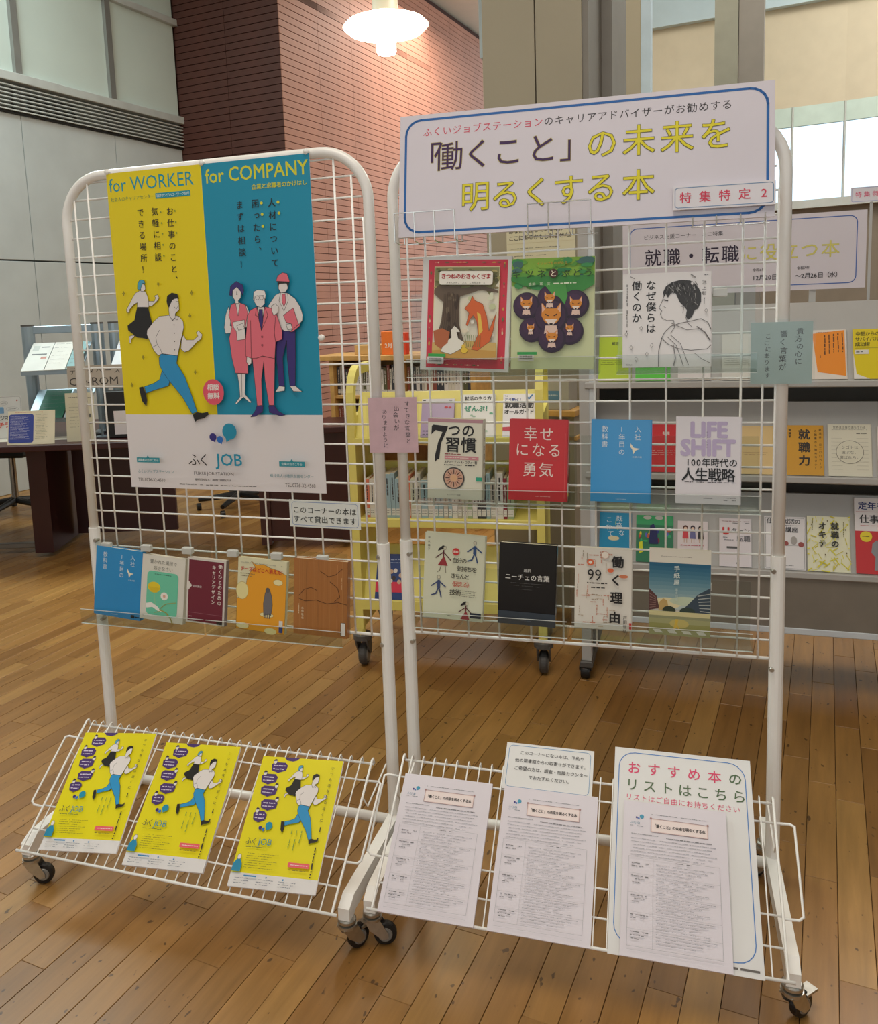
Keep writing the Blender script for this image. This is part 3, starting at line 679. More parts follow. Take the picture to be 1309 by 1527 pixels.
def bluebook(a):
    W, Hh = a.w, a.h; q = 'd6e4ea'
    a.vtext('入社', W-29, 12, 14.5, q, 0, 16.5); a.vtext('1年目の', W-62, 12, 14.5, q, 0, 16.5); a.vtext('教科書', 29, 12, 14.5, q, 0, 16.5)
    a.poly([(W-44, 50), (W-37, 60), (W-24, 62), (W-33, 66), (W-38, 74), (W-40, 64), (W-44, 58)], 'f0e8d0'); a.text('岩瀬大輔', W-30, 80, 4.5, 'c2d6e0', 0, 5, 1, 'C')
    a.words(54, Hh-7, 22, 2, 'b8d0e0')
def bluebook2(a):
    bluebook(a); a.rect(a.w-27, a.h-13, a.w-16, a.h-5, '14181c'); a.words(a.w-14, a.h-9, 12, 4, '14181c')
def life(a):
    W, Hh = a.w, a.h; q = 'bcaccb'
    a.text('LIFE', W*.5+1, 27, 44, q, .05, None, 1.0, 'C'); a.text('SHIFT', W*.5-1, 65, 47, q, .05, None, .92, 'C')
    a.vtext('ライフ・シフト', 62, 30, 4.4, '6a5a74', 0, 5.2)
    a.text('100年時代の', 20, 96, 19, '191718', .014, 18, .95); a.text('人生戦略', W*.5, 122, 30, '191718', .02, 26.5, .92, 'C')
    a.words(18, 138, 74, 3.4, '4a4648'); a.words(96, 138, 26, 2.6, '6a6668'); a.words(56, Hh-12, 18, 2, '4a4648'); a.words(96, Hh-14, 24, 2.2, '4a4648'); a.words(96, Hh-9, 24, 2.2, '4a4648')
def stick(a, x, y, k, woman, c):
    f = lambda q: [(x+u*k, y+v*k) for u, v in q]
    if woman:
        a.poly(f([(-12, -16), (-2, -24), (6, -22), (2, -17), (-4, -14), (-14, -10)]), '1f1a1a'); a.ell(x+3*k, y-18*k, 3.6*k, 4.6*k, 'cfcab0', 10, '6a6450', .5)
        a.line(f([(0, -12), (0, 6)]), 3.4*k, '6a2a30'); a.line(f([(-18, 6), (0, -8), (18, 10)]), 2.4*k, '5a2a30')
        a.poly(f([(-1, 4), (3, 4), (11, 24), (-13, 24)]), '9a2f34'); a.line(f([(-5, 25), (-8, 36), (-14, 40)]), 1.8*k, '8a8470'); a.line(f([(5, 25), (7, 40)]), 1.8*k, '8a8470')
    else:
        a.ell(x, y-20*k, 3.8*k, 4.6*k, 'cfcab0', 10, '3a3a3a', .6); a.poly(f([(-3, -13), (3, -13), (4, 6), (-4, 6)]), c)
        a.line(f([(-17, 2), (0, -11), (17, 2)]), 2.8*k, c); a.line(f([(0, 4), (-6, 20), (-16, 24)]), 3*k, c); a.line(f([(0, 4), (4, 14), (7, 26)]), 3*k, c)
def greenb(a):
    W, Hh = a.w, a.h
    a.vtext('平木典子', 10, 8, 6.5, '4a4838', 0, 9)
    stick(a, 46, 52, 1.0, True, ''); stick(a, 120, 36, 1.0, False, '2c4a78'); stick(a, 37, 124, 1.0, False, '3c4a74'); stick(a, 104, 176, .9, True, '')
    a.ell(76, 40, 8.5, 8.5, 'cc2f2c'); a.text('図解', 76, 40, 6, 'f4e8d8', .02, 6, 1, 'C')
    a.text('自分の', 68, 60, 13, '26241c', .008, 11.5); a.text('気持ちを', 80, 79, 14, '26241c', .008, 11.8); a.text('きちんと', 66, 97, 13.5, '26241c', .008, 11); a.text('〈伝える〉', 64, 116, 14, 'c0422e', .008, 10.6); a.text('技術', 65, 136, 15, '26241c', .01, 13.5)
    for i in range(4): a.words(94, 131+i*4, 34, 2, '5a5848')
    a.words(62, Hh-9, 8, 2.6, '3a382c'); a.rect(W-29, Hh-21, W-3, Hh-9, '1f2a3a')
def blackb(a):
    W, Hh = a.w, a.h
    a.text('超訳', W*.5, 62, 8, 'c8c6c0', .02, 8.4, 1, 'C'); a.text('ニーチェの言葉', W*.5, 78, 15, 'dddad2', .014, 14.6, .95, 'C')
    a.words(20, 92, 84, 2, '55534e'); a.words(34, 98, 60, 2, '55534e'); a.words(48, 106, 30, 2, '4a4844')
    a.rect(0, Hh-30, W, Hh, '2f3842'); a.words(54, Hh-10, 22, 3, '4d5a68')
def wordsb(a):
    W, Hh = a.w, a.h; R = random.Random(3)
    for i in range(70):
        x = R.uniform(3, W-24); y = R.uniform(5, Hh-6)
        if (x > 74 and x < 112) and y > 6: continue
        if x > 14 and x < 74 and 40 < y < 82: continue
        c = R.choice(('cf9a84', 'b8a088', 'c4b29a', 'c88a74', 'a89c88'))
        if R.random() < .5: a.words(x, y, R.uniform(10, 24), R.choice((3, 4, 5)), c, False, 1, i)
        else: a.words(x, y, R.uniform(10, 24), R.choice((3, 4)), c, True, 1, i)
    a.ell(34, 32, 8, 7, 'd9683c', 12); a.ell(34, 32, 4, 3.5, 'eadfd0', 10); a.ell(78, 48, 7, 5, 'd9683c', 10); a.ell(106, 60, 10, 4, 'cf7a52', 10); a.ell(66, 14, 8, 8, 'eadfd0', 14, 'cf9a84', .8)
    a.text('99', 28, 60, 36, '1f1c1a', 0, None, .9); a.words(27, 78, 44, 5, '2a2622', False, 1); a.words(36, 88, 30, 5, '2a2622', False, 1)
    a.up()
    for ch, y, x in (('働', 28, 93), ('く', 69, 90), ('理', 108, 91), ('由', 152, 88)): a.g(ch, x, y, 27, '1b1817', .03)
    a.vtext('戸田智弘', W-14, 146, 9, '2a2622', .01, 10); a.rect(W-5, Hh-19, W, Hh-5, 'cc3a34')
def plaza(a):
    W, Hh = a.w, a.h
    a.rect(0, 0, W, 30, 'dfd8c8'); a.words(24, 16, 64, 2.4, '9a8f80')
    n = 12
    for i in range(n):   # printed evening sky
        t = i/(n-1); c = '%02x%02x%02x' % (int(28+t*150), int(92+t*98), int(122+t*60)); a.rect(0, 30+i*8.4, W, 30+(i+1)*8.4+.2, c)
    a.ell(W*.3, 118, 30, 12, 'd9cda0', 18); a.ell(W*.62, 112, 36, 10, 'b9c4a8', 18)
    a.poly([(0, 88), (16, 104), (22, 130), (0, 136)], '54302c'); a.poly([(W, 80), (W-26, 96), (W-58, 132), (W, 142)], '31404c')
    for i in range(6): a.line([(W-26+i, 99+i*6.5), (W, 93+i*8)], 1.8, 'a8aca4', i == 0); a.line([(2, 100+i*6), (14, 107+i*4)], 1.4, '8a6a60', False)
    a.poly([(20, 134), (22, 116), (30, 108), (38, 112), (42, 134)], 'b99a5c'); a.ell(42, 134, 14, 10, '26321f', 14); a.ell(80, 134, 16, 9, '2a3a30', 14)
    a.rect(0, 136, W, 146, 'c9bf8c'); a.rect(0, 146, W, 152, '8a8a64'); a.rect(0, 152, W, Hh, '9a9868'); a.rect(0, Hh-26, W, Hh-12, '8c8a4e'); a.ell(W*.5, 162, 20, 10, 'b8a860', 14)
    a.poly([(56, 152), (62, 152), (60, 164), (66, 176), (62, 176), (59, 168), (54, 176), (52, 174)], 'c9a83c')
    for i in range(4): a.poly([(8+i*30, Hh-12), (24+i*30, Hh-12), (30+i*30, Hh-5), (14+i*30, Hh-5)], 'd3cfc0')
    a.vtext('手紙屋', W*.5-6, 34, 13, 'd9e2da', .015, 15); a.vtext('喜多川泰', W*.5-6, 84, 6, 'c6d4cc', 0, 7)
def tealb(a):
    W, Hh = a.w, a.h
    a.text('置かれた場所で', W*.5, 17, 12, '7a766a', 0, 11.6, .95, 'C'); a.text('咲きなさい', W*.5, 33, 12, '7a766a', 0, 11.6, .95, 'C')
    a.rr(18, 42, W-18, Hh-14, 12, 0, '', '6cc6a4')
    a.words(40, 49, 50, 3, '3a5a4c')
    a.ell(40, 84, 19, 14, 'e3c928', 20); a.poly([(22, 84), (58, 84), (50, 97), (40, 99), (30, 97)], 'd9bc20'); a.line([(41, 98), (46, 130)], 1, 'a8c88a')
    a.ell(72, 104, 11, 10, 'ece6dc', 12); a.ell(72, 104, 4, 4, 'd9a890', 10); a.line([(74, 114), (66, 138), (50, 150)], 1, '9ac08a')
    a.poly([(18, 128), (34, 124), (52, 132), (68, 146), (54, 144), (38, 136), (20, 140)], 'ece9e0')
    a.line([(60, 140), (80, 146), (94, 160), (100, 172)], 3, 'a8a050'); a.line([(62, 136), (80, 122), (W-22, 116)], 1.8, 'a0a45a'); a.line([(44, 150), (66, 142)], 1.4, 'a0a45a')
    a.words(8, Hh-10, 6, 4, '4a463c')
def maroonb(a):
    W, Hh = a.w, a.h
    a.rect(5, 6, W-6, Hh-4, '6e1c2e'); a.poly([(0, 62), (6, 62), (15, 73), (6, 84), (0, 84)], 'dcd6cc'); a.text('金井壽宏', 17, 74, 6.4, 'c9b8b4', .02, 6.6)
    a.vtext('働くひとのための', W-16, 10, 12, 'e4dcd4', .02, 13.2); a.vtext('キャリアデザイン', W-34, 14, 11.5, 'e4dcd4', .02, 12.6)
    a.line([(6, Hh-26), (W-6, Hh-26)], .6, 'a8707a'); a.words(9, Hh-16, 9, 5, 'b88a90'); a.rect(W-22, Hh-10, W-6, Hh-3, '15161a')
def orangeb(a):
    W, Hh = a.w, a.h
    a.poly([(36, 8), (48, 22), (34, 36), (26, 54), (24, 70), (30, 84), (24, 100), (0, 104), (0, Hh), (W, Hh), (W, 34), (112, 24), (90, 20), (70, 12), (52, 16)], 'e8a024', '7a5a14', .8)
    a.ell(14, 84, 17, 22, 'e6d99a', 18, 'a8882e', .6); a.ell(112, 54, 13, 7.5, 'e9dda6', 14, 'b08a2a', .6); a.ell(84, 138, 19, 6, 'e9dda6', 16, 'b08a2a', .6); a.ell(18, 172, 18, 8, 'e9dda6', 16, 'b08a2a', .6); a.ell(96, Hh-4, 17, 8, 'e6d99a', 16)
    a.poly([(76, 140), (74, 110), (78, 84), (84, 74), (91, 76), (97, 92), (99, 112), (96, 138), (90, 136), (82, 138)], '6e6a6c', '3a3838', .8); a.ell(85, 76, 6, 6.5, '5c5858', 12)
    for x in (80, 86, 92): a.line([(x, 134), (x, 146)], 2, '5c5858')
    a.text('チーズはどこへ消えた?', 8, 28, 12.5, 'c4402c', .026, 11.2, .9); a.words(8, 12, W-16, 5, 'b8b49a'); a.words(8, 40, 40, 3, '7a6a4a'); a.words(8, 46, 34, 3, '7a6a4a')
    a.rect(W-15, Hh-34, W-5, Hh-20, 'dcdad4'); a.rect(W-15, Hh-20, W-5, Hh-4, '24408a')
def woodb(a):
    W, Hh = a.w, a.h
    for i in range(26):
        R = random.Random(i); x = R.random()*W; a.line([(x, 0), (x+R.uniform(-2, 2), Hh*.5), (x+R.uniform(-2, 2), Hh)], R.uniform(.4, 1.6), R.choice(('a8703c', 'b07a44', '9c6634')), i == 0)
    # a loose scribble stands where the cover has a drawn figure
    a.line([(12, 98), (30, 104), (60, 99), (88, 106), (118, 100), (140, 104)], 1.4, '4a2a16'); a.line([(14, 92), (28, 76), (46, 70), (62, 76)], 1.2, '4a2a16')
    a.line([(70, 28), (92, 40), (110, 34), (128, 18)], 1.2, '4a2a16'); a.line([(96, 52), (116, 66), (122, 86), (108, 98)], 1.2, '4a2a16')
    a.vtext('水野敬也', 24, 118, 6.5, 'e0cba8', .01, 8); a.words(14, 112, 24, 4, 'e0cba8', True); a.line([(W-26, 10), (W-26, Hh-10)], .8, 'c8905c'); a.words(W-15, 40, 30, 5, 'c89a6c', True)
    a.rr(W-16, Hh-38, W-4, Hh-6, 1.5, 1, '26221e', 'd8d4cc')
book('fox', 'large picture book in a red ornamented frame, tree and rust-coloured animal', 'ddd9d2', fox, .011, lab='c03030')
book('grape', 'large green picture book with a cluster of dark purple grapes', 'cdd3a4', grape, .011)
book('boy', 'white book with an ink drawing of a boy in profile', 'e4dfdc', boy, .016)
b7 = book('seven', 'thick cream book with a big black numeral seven and a compass', 'dcd8c4', seven, .029, tilt=.06)
a_ = Art(29, 186); a_.vtext('7つの習慣', 14, 18, 14, '26221e', .01, 20); a_.words(17, 128, 40, 5, '5a564c', True)
o_ = a_.done(b7, 'spine_print'); o_.location = (BK['seven'][3]+.0006, 0, 0); o_.rotation_euler = (0, 0, math.pi/2)
book('red', 'bright red book with pale lettering beside the cream book', 'c8242a', redb, .022, spine='b81f26', lab='e0b820')
book('blue', 'sky-blue book on the right rack between the red and the lilac-titled book', '2f92cf', bluebook, .016)
book('life', 'pale grey book with big lilac Latin letters on the right rack', 'ddd6d8', life, .026)
book('green', 'pale green-cream book with small stick figures of women and men', 'd8d9bf', greenb, .014)
book('black', 'black book in a clear jacket with white title', '1d1c1e', blackb, .022, rough=.2)
book('words', 'cream book covered in small scattered words with a big 99', 'e0dace', wordsb, .018, lab='c03030')
book('plaza', 'book with a photo of a blue evening sky over a city plaza', 'dfd8c8', plaza, .014)
book('blue2', 'sky-blue book at the left end of the left rack shelf', '2a8cc8', bluebook2, .016, lab='16181a')
book('teal', 'small cream paperback with a teal panel and yellow flower', 'dcd8cc', tealb, .014)
book('maroon', 'small maroon paperback with white vertical lettering', 'd6d0c6', maroonb, .014, spine='8a7a78')
book('orange', 'cream book with a large yellow-orange cheese shape and a grey figure', 'dcd7b4', orangeb, .012)
book('wood', 'book with a brown wood-grain cover at the right end of the left rack', 'a86e3a', woodb, .018, spine='a0683a')

# ------------------------------------------------------------------ poster on the left rack
def runners(a, k=1., dx=0, dy=0, ow=.9, small=False):
    t = lambda q: T(q, k, dx, dy)
    P = lambda q, c, o='26221f': a.poly(t(q), c, o, ow)
    P([(31.5,403.0),(45.2,399.8),(47.5,403.5),(37.3,410.0),(35.2,420.4),(30.9,420.2)], 'e6dfdb'); P([(62.3,331.2),(93.7,334.1),(99.2,360.1),(103.9,378.1),(90.1,391.1),(85.0,411.2),(71.1,407.7),(55.3,405.9),(30.4,387.2),(29.8,375.9),(51.4,363.0),(57.3,345.3)], '1c1917')
    P([(95.2,317.7),(113.4,318.4),(118.4,309.8),(114.6,305.2),(124.2,302.5),(128.2,310.2),(121.2,318.7),(104.5,330.5),(92.7,327.8)], 'e6dfdb'); P([(74.1,290.2),(89.6,293.1),(94.9,304.4),(97.0,315.6),(96.5,332.4),(62.3,331.2),(64.0,319.6),(52.3,325.0),(39.0,336.6),(38.8,343.3),(30.8,343.5),(29.9,336.2),(39.1,324.5),(51.4,307.1),(60.3,296.3)], 'e6dfdb')
    P([(81.1,271.5),(90.0,277.6),(90.6,287.8),(84.4,292.9),(76.6,291.7),(78.4,278.4)], 'e6dfdb'); P([(67.7,285.5),(69.5,272.3),(75.4,265.0),(82.9,263.6),(89.4,266.6),(91.3,274.6),(84.2,272.5),(79.2,281.1),(76.4,288.1),(70.1,287.8)], '4fa3c4')
    P([(121.6,489.8),(141.9,515.8),(136.5,529.3),(93.4,540.4),(68.7,548.0),(65.0,531.1),(95.0,522.2),(111.7,513.3)], '2b93c9'); P([(121.6,449.3),(170.0,454.7),(164.8,473.4),(185.3,505.1),(197.8,541.1),(213.9,595.1),(199.0,600.6),(175.6,559.0),(140.2,517.2),(121.6,490.8),(114.9,477.1),(115.5,459.1)], '2b93c9')
    P([(190.2,403.7),(197.9,416.2),(218.2,416.7),(231.6,407.4),(227.3,398.5),(234.2,394.3),(243.5,404.2),(239.6,415.1),(228.0,421.4),(203.3,442.9),(190.2,446.2),(180.7,438.0),(183.9,418.1)], 'e6dfdb')
    P([(151.8,353.9),(125.7,355.7),(109.0,367.1),(87.1,388.8),(85.0,400.0),(95.9,424.9),(102.4,440.8),(114.4,453.7),(125.3,448.5),(170.0,454.7),(181.1,420.3),(193.3,385.2),(192.6,369.8),(182.3,357.6),(168.2,354.4)], 'e6dfdb')
    a.line(t([(122.7,389.8),(110.7,407.4),(113.2,425.3),(121.2,435.8),(125.3,448.5)]), ow, '26221f'); a.line(t([(101.2,430.9),(115.3,425.8)]), ow, '26221f')
    P([(156.6,322.3),(165.5,314.7),(182.0,313.7),(184.2,323.4),(184.2,341.8),(172.7,350.2),(170.7,361.6),(162.1,366.6),(154.9,354.0),(154.4,342.0)], 'e6dfdb'); P([(150.6,319.9),(153.3,306.8),(166.8,299.9),(181.8,303.6),(186.0,314.7),(178.5,312.2),(166.3,317.4),(159.1,329.0),(155.5,335.5),(151.9,328.7)], '1c1917')
    a.line(t([(154.5,353.1),(163.5,367.5),(167.6,361.5),(176.5,366.2),(182.4,356.7)]), ow, '26221f')
    P([(50.3,533.2),(62.3,531.0),(68.6,549.4),(70.9,565.5),(67.3,580.6),(56.2,567.7),(52.6,549.3)], '1c1917'); P([(201.9,603.3),(213.8,596.5),(229.0,598.7),(244.5,596.0),(247.1,601.8),(233.1,610.9),(214.9,614.6),(206.7,620.5)], '1c1917')
    if not small:
        for q in [(166.8,377.8),(166.0,398.6),(164.8,419.0),(163.0,439.9)]: a.ell(q[0]*k+dx, q[1]*k+dy, 1.5, 1.5, '26221f', 6)
        for q in [(27.4,295.4),(130.2,276.4),(223.5,302.3),(214.4,357.3),(70.2,456.9),(217.9,495.6),(31.0,526.2)]: a.poly([(q[0], q[1]-6), (q[0]+1.6, q[1]-1.6), (q[0]+4, q[1]), (q[0]+1.6, q[1]+1.6), (q[0], q[1]+6), (q[0]-1.6, q[1]+1.6), (q[0]-4, q[1]), (q[0]-1.6, q[1]-1.6)], 'a89a10', '26221f', .6)
        a.line(t([(177.8,320.9),(184.4,321.6)]), .8, '26221f'); a.line(t([(171.6,333.9),(177.7,339.8),(182.3,333.8)]), .8, '26221f')
def logo(a, x, y, k):
    f = lambda q: [(x+u*k, y+v*k) for u, v in q]
    def drop(cx, cy, r, col, s): a.ell(x+cx*k, y+cy*k, r*k, r*k, col, 24); a.poly(f([(cx-r*.6, cy+r*.6), (cx+r*.5*s, cy+r*1.35), (cx+r*.75, cy+r*.45)]), col)
    drop(34, 0, 20, '1a8eae', -1); drop(6, 20, 8.8, '2c6fc0', 1); drop(-13, 14, 10, '352a7c', 1)
def poster_art(a):
    W, Hh = a.w, a.h
    a.rect(0, 0, 269, 603, 'e8d200'); a.rect(269, 0, W, 603, '1490b0'); a.rect(0, 603, W, Hh, 'e4dede')
    a.text('for WORKER', 6, 30, 47, '1b93a8', .004, None, .90); a.text('for COMPANY', 279, 30, 47, 'd9d530', .012, None, .90)
    a.text('社会人のキャリアセンター', 8, 64, 10.5, '5a8a5a', 0, 10.6); a.rect(138, 58, 236, 71, '1b93a8'); a.text('福井ヤングハローワーク在所', 141, 64.5, 8, 'dfe8e8', .01, 7.1)
    a.text('企業と求職者のかけはし', W-8, 64, 13, 'd9d530', .02, 13, 1, 'R')
    for t, q in zip(('お仕事のこと、', '気軽に相談', 'できる場所！', '人材について', '困ったら、', 'まずは相談！'), [(175.9,103.2),(133.1,100.6),(91.7,100.3),(451.2,103.1),(408.4,102.0),(367.0,101.9)]): a.vtext(t, q[0], q[1]-13.8, 20.5, '26221c', .008, 27.6)
    a.up()
    for q in [(190.4,103.4),(190.7,130.1),(190.5,156.1),(150.2,103.6),(150.5,130.1),(150.8,155.8),(150.6,182.4),(150.4,208.7)]: a.ell(q[0], q[1], 2.4, 2.4, '8a9a30', 8)
    for q in [(468.3,103.1),(469.1,128.3),(425.3,102.0),(425.5,128.2),(425.6,155.7)]: a.ell(q[0], q[1], 3.6, 3.6, 'd9d530', 10)
    runners(a)
    P = lambda q, c, o='26221f', w=.9: a.poly(q, c, o, w)
    pk = 'e5707f'; nv = '3a2a74'; sk = 'e6dfdb'
    # man in a helmet
    P([(454.4,399.3),(496.4,402.6),(493.4,466.0),(488.5,532.2),(474.4,532.0),(471.4,465.6),(472.6,423.1),(459.6,465.4),(460.2,531.9),(445.9,531.8),(443.1,465.1),(445.3,430.9)], nv); P([(434.4,546.9),(445.9,531.8),(461.0,534.1),(459.4,543.6)], sk); P([(474.4,532.0),(489.4,532.2),(506.4,546.4),(483.0,545.0)], sk)
    P([(464.7,311.2),(450.3,316.8),(429.8,341.3),(437.0,375.4),(468.3,401.8),(494.0,402.5),(516.4,378.0),(518.1,365.5),(512.7,346.5),(500.9,327.3),(483.2,314.0)], sk); P([(468.2,315.5),(476.1,315.8),(476.3,334.7),(471.0,344.9),(466.5,334.3)], pk); a.line([(464.6,312.0),(458.8,329.8),(470.3,355.4),(483.1,330.7),(482.3,314.0)], .9, '26221f')
    P([(460.4,290.1),(482.3,290.2),(483.9,302.4),(476.3,311.7),(464.7,311.2),(459.6,302.6)], sk); P([(458.0,284.5),(488.6,286.8),(485.0,299.1),(480.9,290.6),(462.3,290.6),(459.0,297.9)], '26221f'); P([(454.7,284.4),(459.2,272.1),(472.3,265.2),(483.7,268.3),(487.6,280.1),(489.5,287.7)], pk)
    P([(468.3,364.6),(495.0,348.8),(506.7,386.0),(488.0,402.3),(489.0,386.3),(474.4,380.8)], pk); P([(482.3,404.3),(511.4,384.1),(509.1,391.2),(491.7,403.3)], pk); P([(474.0,385.9),(487.2,384.6),(489.8,396.1),(477.9,398.7)], sk)
    # woman
    P([(336.7,500.7),(358.7,501.0),(353.7,550.8),(370.0,570.7),(365.9,572.8),(349.7,558.7),(344.6,561.8),(328.7,576.3),(325.5,573.7),(340.0,557.4),(339.6,528.8)], sk); a.line([(348.3,502.6),(345.4,557.4)], .9, '26221f')
    P([(325.0,338.7),(315.2,358.6),(309.0,388.6),(311.8,403.4),(339.0,401.2),(334.1,387.2),(325.5,384.8),(329.5,363.4)], sk); P([(372.7,337.0),(380.0,356.5),(374.7,390.6),(365.1,390.3),(365.6,356.0)], sk)
    P([(344.1,330.8),(331.6,335.5),(323.5,358.8),(328.6,376.2),(330.1,389.2),(320.8,415.0),(324.7,462.9),(331.9,499.3),(366.1,500.6),(368.3,455.0),(364.5,398.9),(375.2,356.3),(370.3,337.0),(356.2,331.3),(349.1,361.9)], pk); P([(344.1,330.8),(349.1,361.9),(356.7,331.3)], sk)
    P([(333.5,376.4),(365.4,371.8),(364.6,418.2),(342.5,420.7),(341.6,398.2),(335.0,389.4)], sk); P([(344.0,385.3),(360.0,379.4),(364.9,392.4),(348.1,396.2)], sk); P([(339.0,300.3),(350.8,292.3),(361.6,303.8),(359.5,319.5),(352.2,326.4),(353.2,332.9),(344.0,332.5),(344.0,325.3),(337.8,316.5)], sk)
    P([(329.4,311.9),(333.9,290.7),(350.2,280.0),(366.5,289.2),(369.3,302.9),(364.7,314.2),(361.4,305.5),(350.7,293.2),(339.0,301.2),(336.0,314.7)], nv); a.line([(350.0,303.3),(348.4,311.8),(351.3,311.9)], .8, '26221f')
    # grey-haired man
    P([(380.7,465.2),(407.6,460.1),(440.6,466.3),(431.0,578.2),(418.0,578.2),(411.0,516.3),(410.5,473.1),(401.4,516.2),(399.6,578.2),(385.9,579.5)], pk); P([(366.0,607.2),(379.2,592.6),(384.9,579.9),(402.0,579.5),(399.5,594.8),(378.3,605.9)], nv); P([(416.5,579.5),(431.0,578.2),(442.0,592.6),(459.6,602.1),(446.1,604.3),(417.8,595.7)], nv)
    P([(366.4,460.6),(378.4,463.0),(377.4,476.9),(369.8,482.0),(364.6,473.2)], sk); P([(401.2,342.4),(383.8,350.2),(375.9,360.6),(365.9,420.4),(364.1,459.3),(378.3,464.8),(392.8,464.2),(408.6,459.3),(440.6,466.3),(445.5,426.7),(462.4,421.1),(464.6,401.7),(456.8,376.1),(450.2,354.7),(436.5,346.6),(422.5,343.2),(409.3,398.0)], pk)
    P([(403.0,342.9),(421.1,343.5),(409.8,398.0)], sk); P([(406.9,348.9),(416.0,349.3),(415.7,374.7),(410.8,398.0),(404.7,374.4)], nv); a.line([(401.1,343.2),(396.0,362.2),(403.4,365.0),(409.8,398.0),(422.8,375.0),(429.3,363.3),(422.5,344.0)], .9, '26221f'); a.line([(382.7,373.7),(378.3,463.9)], .9, '26221f'); a.line([(449.4,367.4),(443.6,405.3),(445.6,425.8)], .9, '26221f')
    a.up()
    for q in [(410.7,413.4),(409.8,433.5)]: a.ell(q[0], q[1], 2.2, 2.2, pk, 8, '26221f', .8)
    P([(440.6,341.7),(451.3,337.1),(458.8,344.5),(456.0,359.1),(444.9,363.8),(440.8,354.4)], sk); P([(397.3,315.5),(424.3,316.6),(423.5,336.0),(412.9,344.9),(402.2,341.1),(396.2,330.7)], sk); P([(393.6,326.4),(395.9,307.0),(406.3,302.4),(425.1,305.3),(427.7,315.9),(425.1,326.8),(421.0,316.5),(399.0,317.3),(396.4,327.3)], 'ece8e4')
    for q in [(405.0,321.3),(415.9,321.8)]: a.ell(q[0], q[1], 5, 5, sk, 12, '26221f', .7)
    c = [(269.2,545.1)][0]; a.ell(c[0], c[1], 29, 32, 'e5566c', 28); a.text('相談', c[0], c[1]-12, 17, 'f0e6e0', .03, 17, 1, 'C'); a.text('無料', c[0], c[1]+9, 17, 'f0e6e0', .03, 17, 1, 'C')
    c = [(274.8,648.9)][0]; logo(a, c[0]-2, c[1]-6, 1.0)
    c = [(191.9,712.8)][0]; a.text('ふく', c[0]-5, c[1]+2, 35, '2a2626', .004, 29); a.text('JOB', [(261.8,713.3)][0][0], c[1]+1, 43, '1490b0', .012, None, 1.03)
    c = [(198.9,748.6)][0]; a.text('FUKUI JOB STATION', c[0], c[1]+1, 11.5, '3a3636', 0, None, 1.08); a.text('福井市西木田2-8-1 福井商工会議所ビル1F', c[0]+2, c[1]+17, 6.6, '3a3636', .01, 5.2)
    a.words(c[0]-44, c[1]+30, 220, 4, '7a7674')
    for xx, y, s1, s2, s3 in ((33, 718, '求職者の方はこちら', 'ふくいジョブステーション', 'TEL.0776-32-4510'), (438, 720, '企業の方はこちら', '福井県人材確保支援センター', 'TEL.0776-32-4560')):
        a.rect(xx, y-6, xx+68, y+7, '2a93a0'); a.text(s1, xx+34, y+.5, 7.4, 'e4eeee', .01, 6.9, 1, 'C')
        x2 = 33 if xx < 200 else W-24-13*9
        a.text(s2, x2, y+30, 9.4, '4a8a98', 0, 9.0, .96); a.text(s3, x2+(40 if xx > 200 else 0), y+52, 12, '3a3636', 0, None, .9)
    a.poly([(63, 712), (67, 706), (71, 712)], '2a93a0'); a.poly([(468, 714), (472, 708), (476, 714)], '2a93a0')
def sheet(name, label, cat, loc, rot, W, Hh, art, paper=PAPER, th=.0012, group=None, sleeve=0, bev=0):
    s = thing(name, label, cat, loc, rot, group)
    MB().box(0, W, 0, th, 0, Hh, bev=bev).obj('backing', paper, s)
    if art:
        a = Art(W*1000, Hh*1000, -.0002); art(a); a.done(s, 'print')
        yy = a.y
    if sleeve:
        m = sleeve; n = 6; mb = MB(); W2 = W+2*m; vs = []
        for i in range(n+1):
            for j in range(n+1): vs.append((-m+W2*i/n, a.y-.0012-.0016*math.sin(i*1.9+j*.7)*math.sin(j*1.3)**2-.0009, -m+(Hh+2*m)*j/n))
        mb.add(vs, [(i*(n+1)+j, (i+1)*(n+1)+j, (i+1)*(n+1)+j+1, i*(n+1)+j+1) for i in range(n) for j in range(n)]); mb.obj('clear_sleeve', VINYL, s, smooth=True)
    return s
LA = RK['L'][2]; RA = RK['R'][2]
PW_, PH_ = .552, .793
ps = sheet('poster', 'large yellow and blue poster with running figures and office workers', 'poster', tuple(rw('L', .070, 1.7355-PH_, .0175)), (0, 0, LA), PW_, PH_, poster_art, th=.0010)
for x, z in ((.003, PH_+.004), (PW_/2-.004, PH_+.003), (PW_-.008, PH_+.004), (PW_+.006, PH_-.42)):
    MB().lathe([(.002, -.008), (.0065, -.006), (.0075, 0), (.0065, .006), (.002, .008)], 12, None, (x, .003, z), 'y').obj('white_pin', WHITE, ps)
def notebl(a):
    a.rr(7, 5, a.w-6, a.h-5, 7, 1.0, '4a74b8'); a.text('このコーナーの本は', a.w/2, a.h*.36, 18, '33342e', .01, 18.6, 1, 'C'); a.text('すべて貸出できます', a.w/2, a.h*.70, 18, '33342e', .01, 18.6, 1, 'C')
sheet('notice_card', 'small white card in a blue outline on the left rack mesh', 'notice', tuple(rw('L', .518, .855, .012)), (0, .006, LA), .186, .068, notebl, mat('pale_green_paper', '#dde0da', .5, var=.02), .0015)

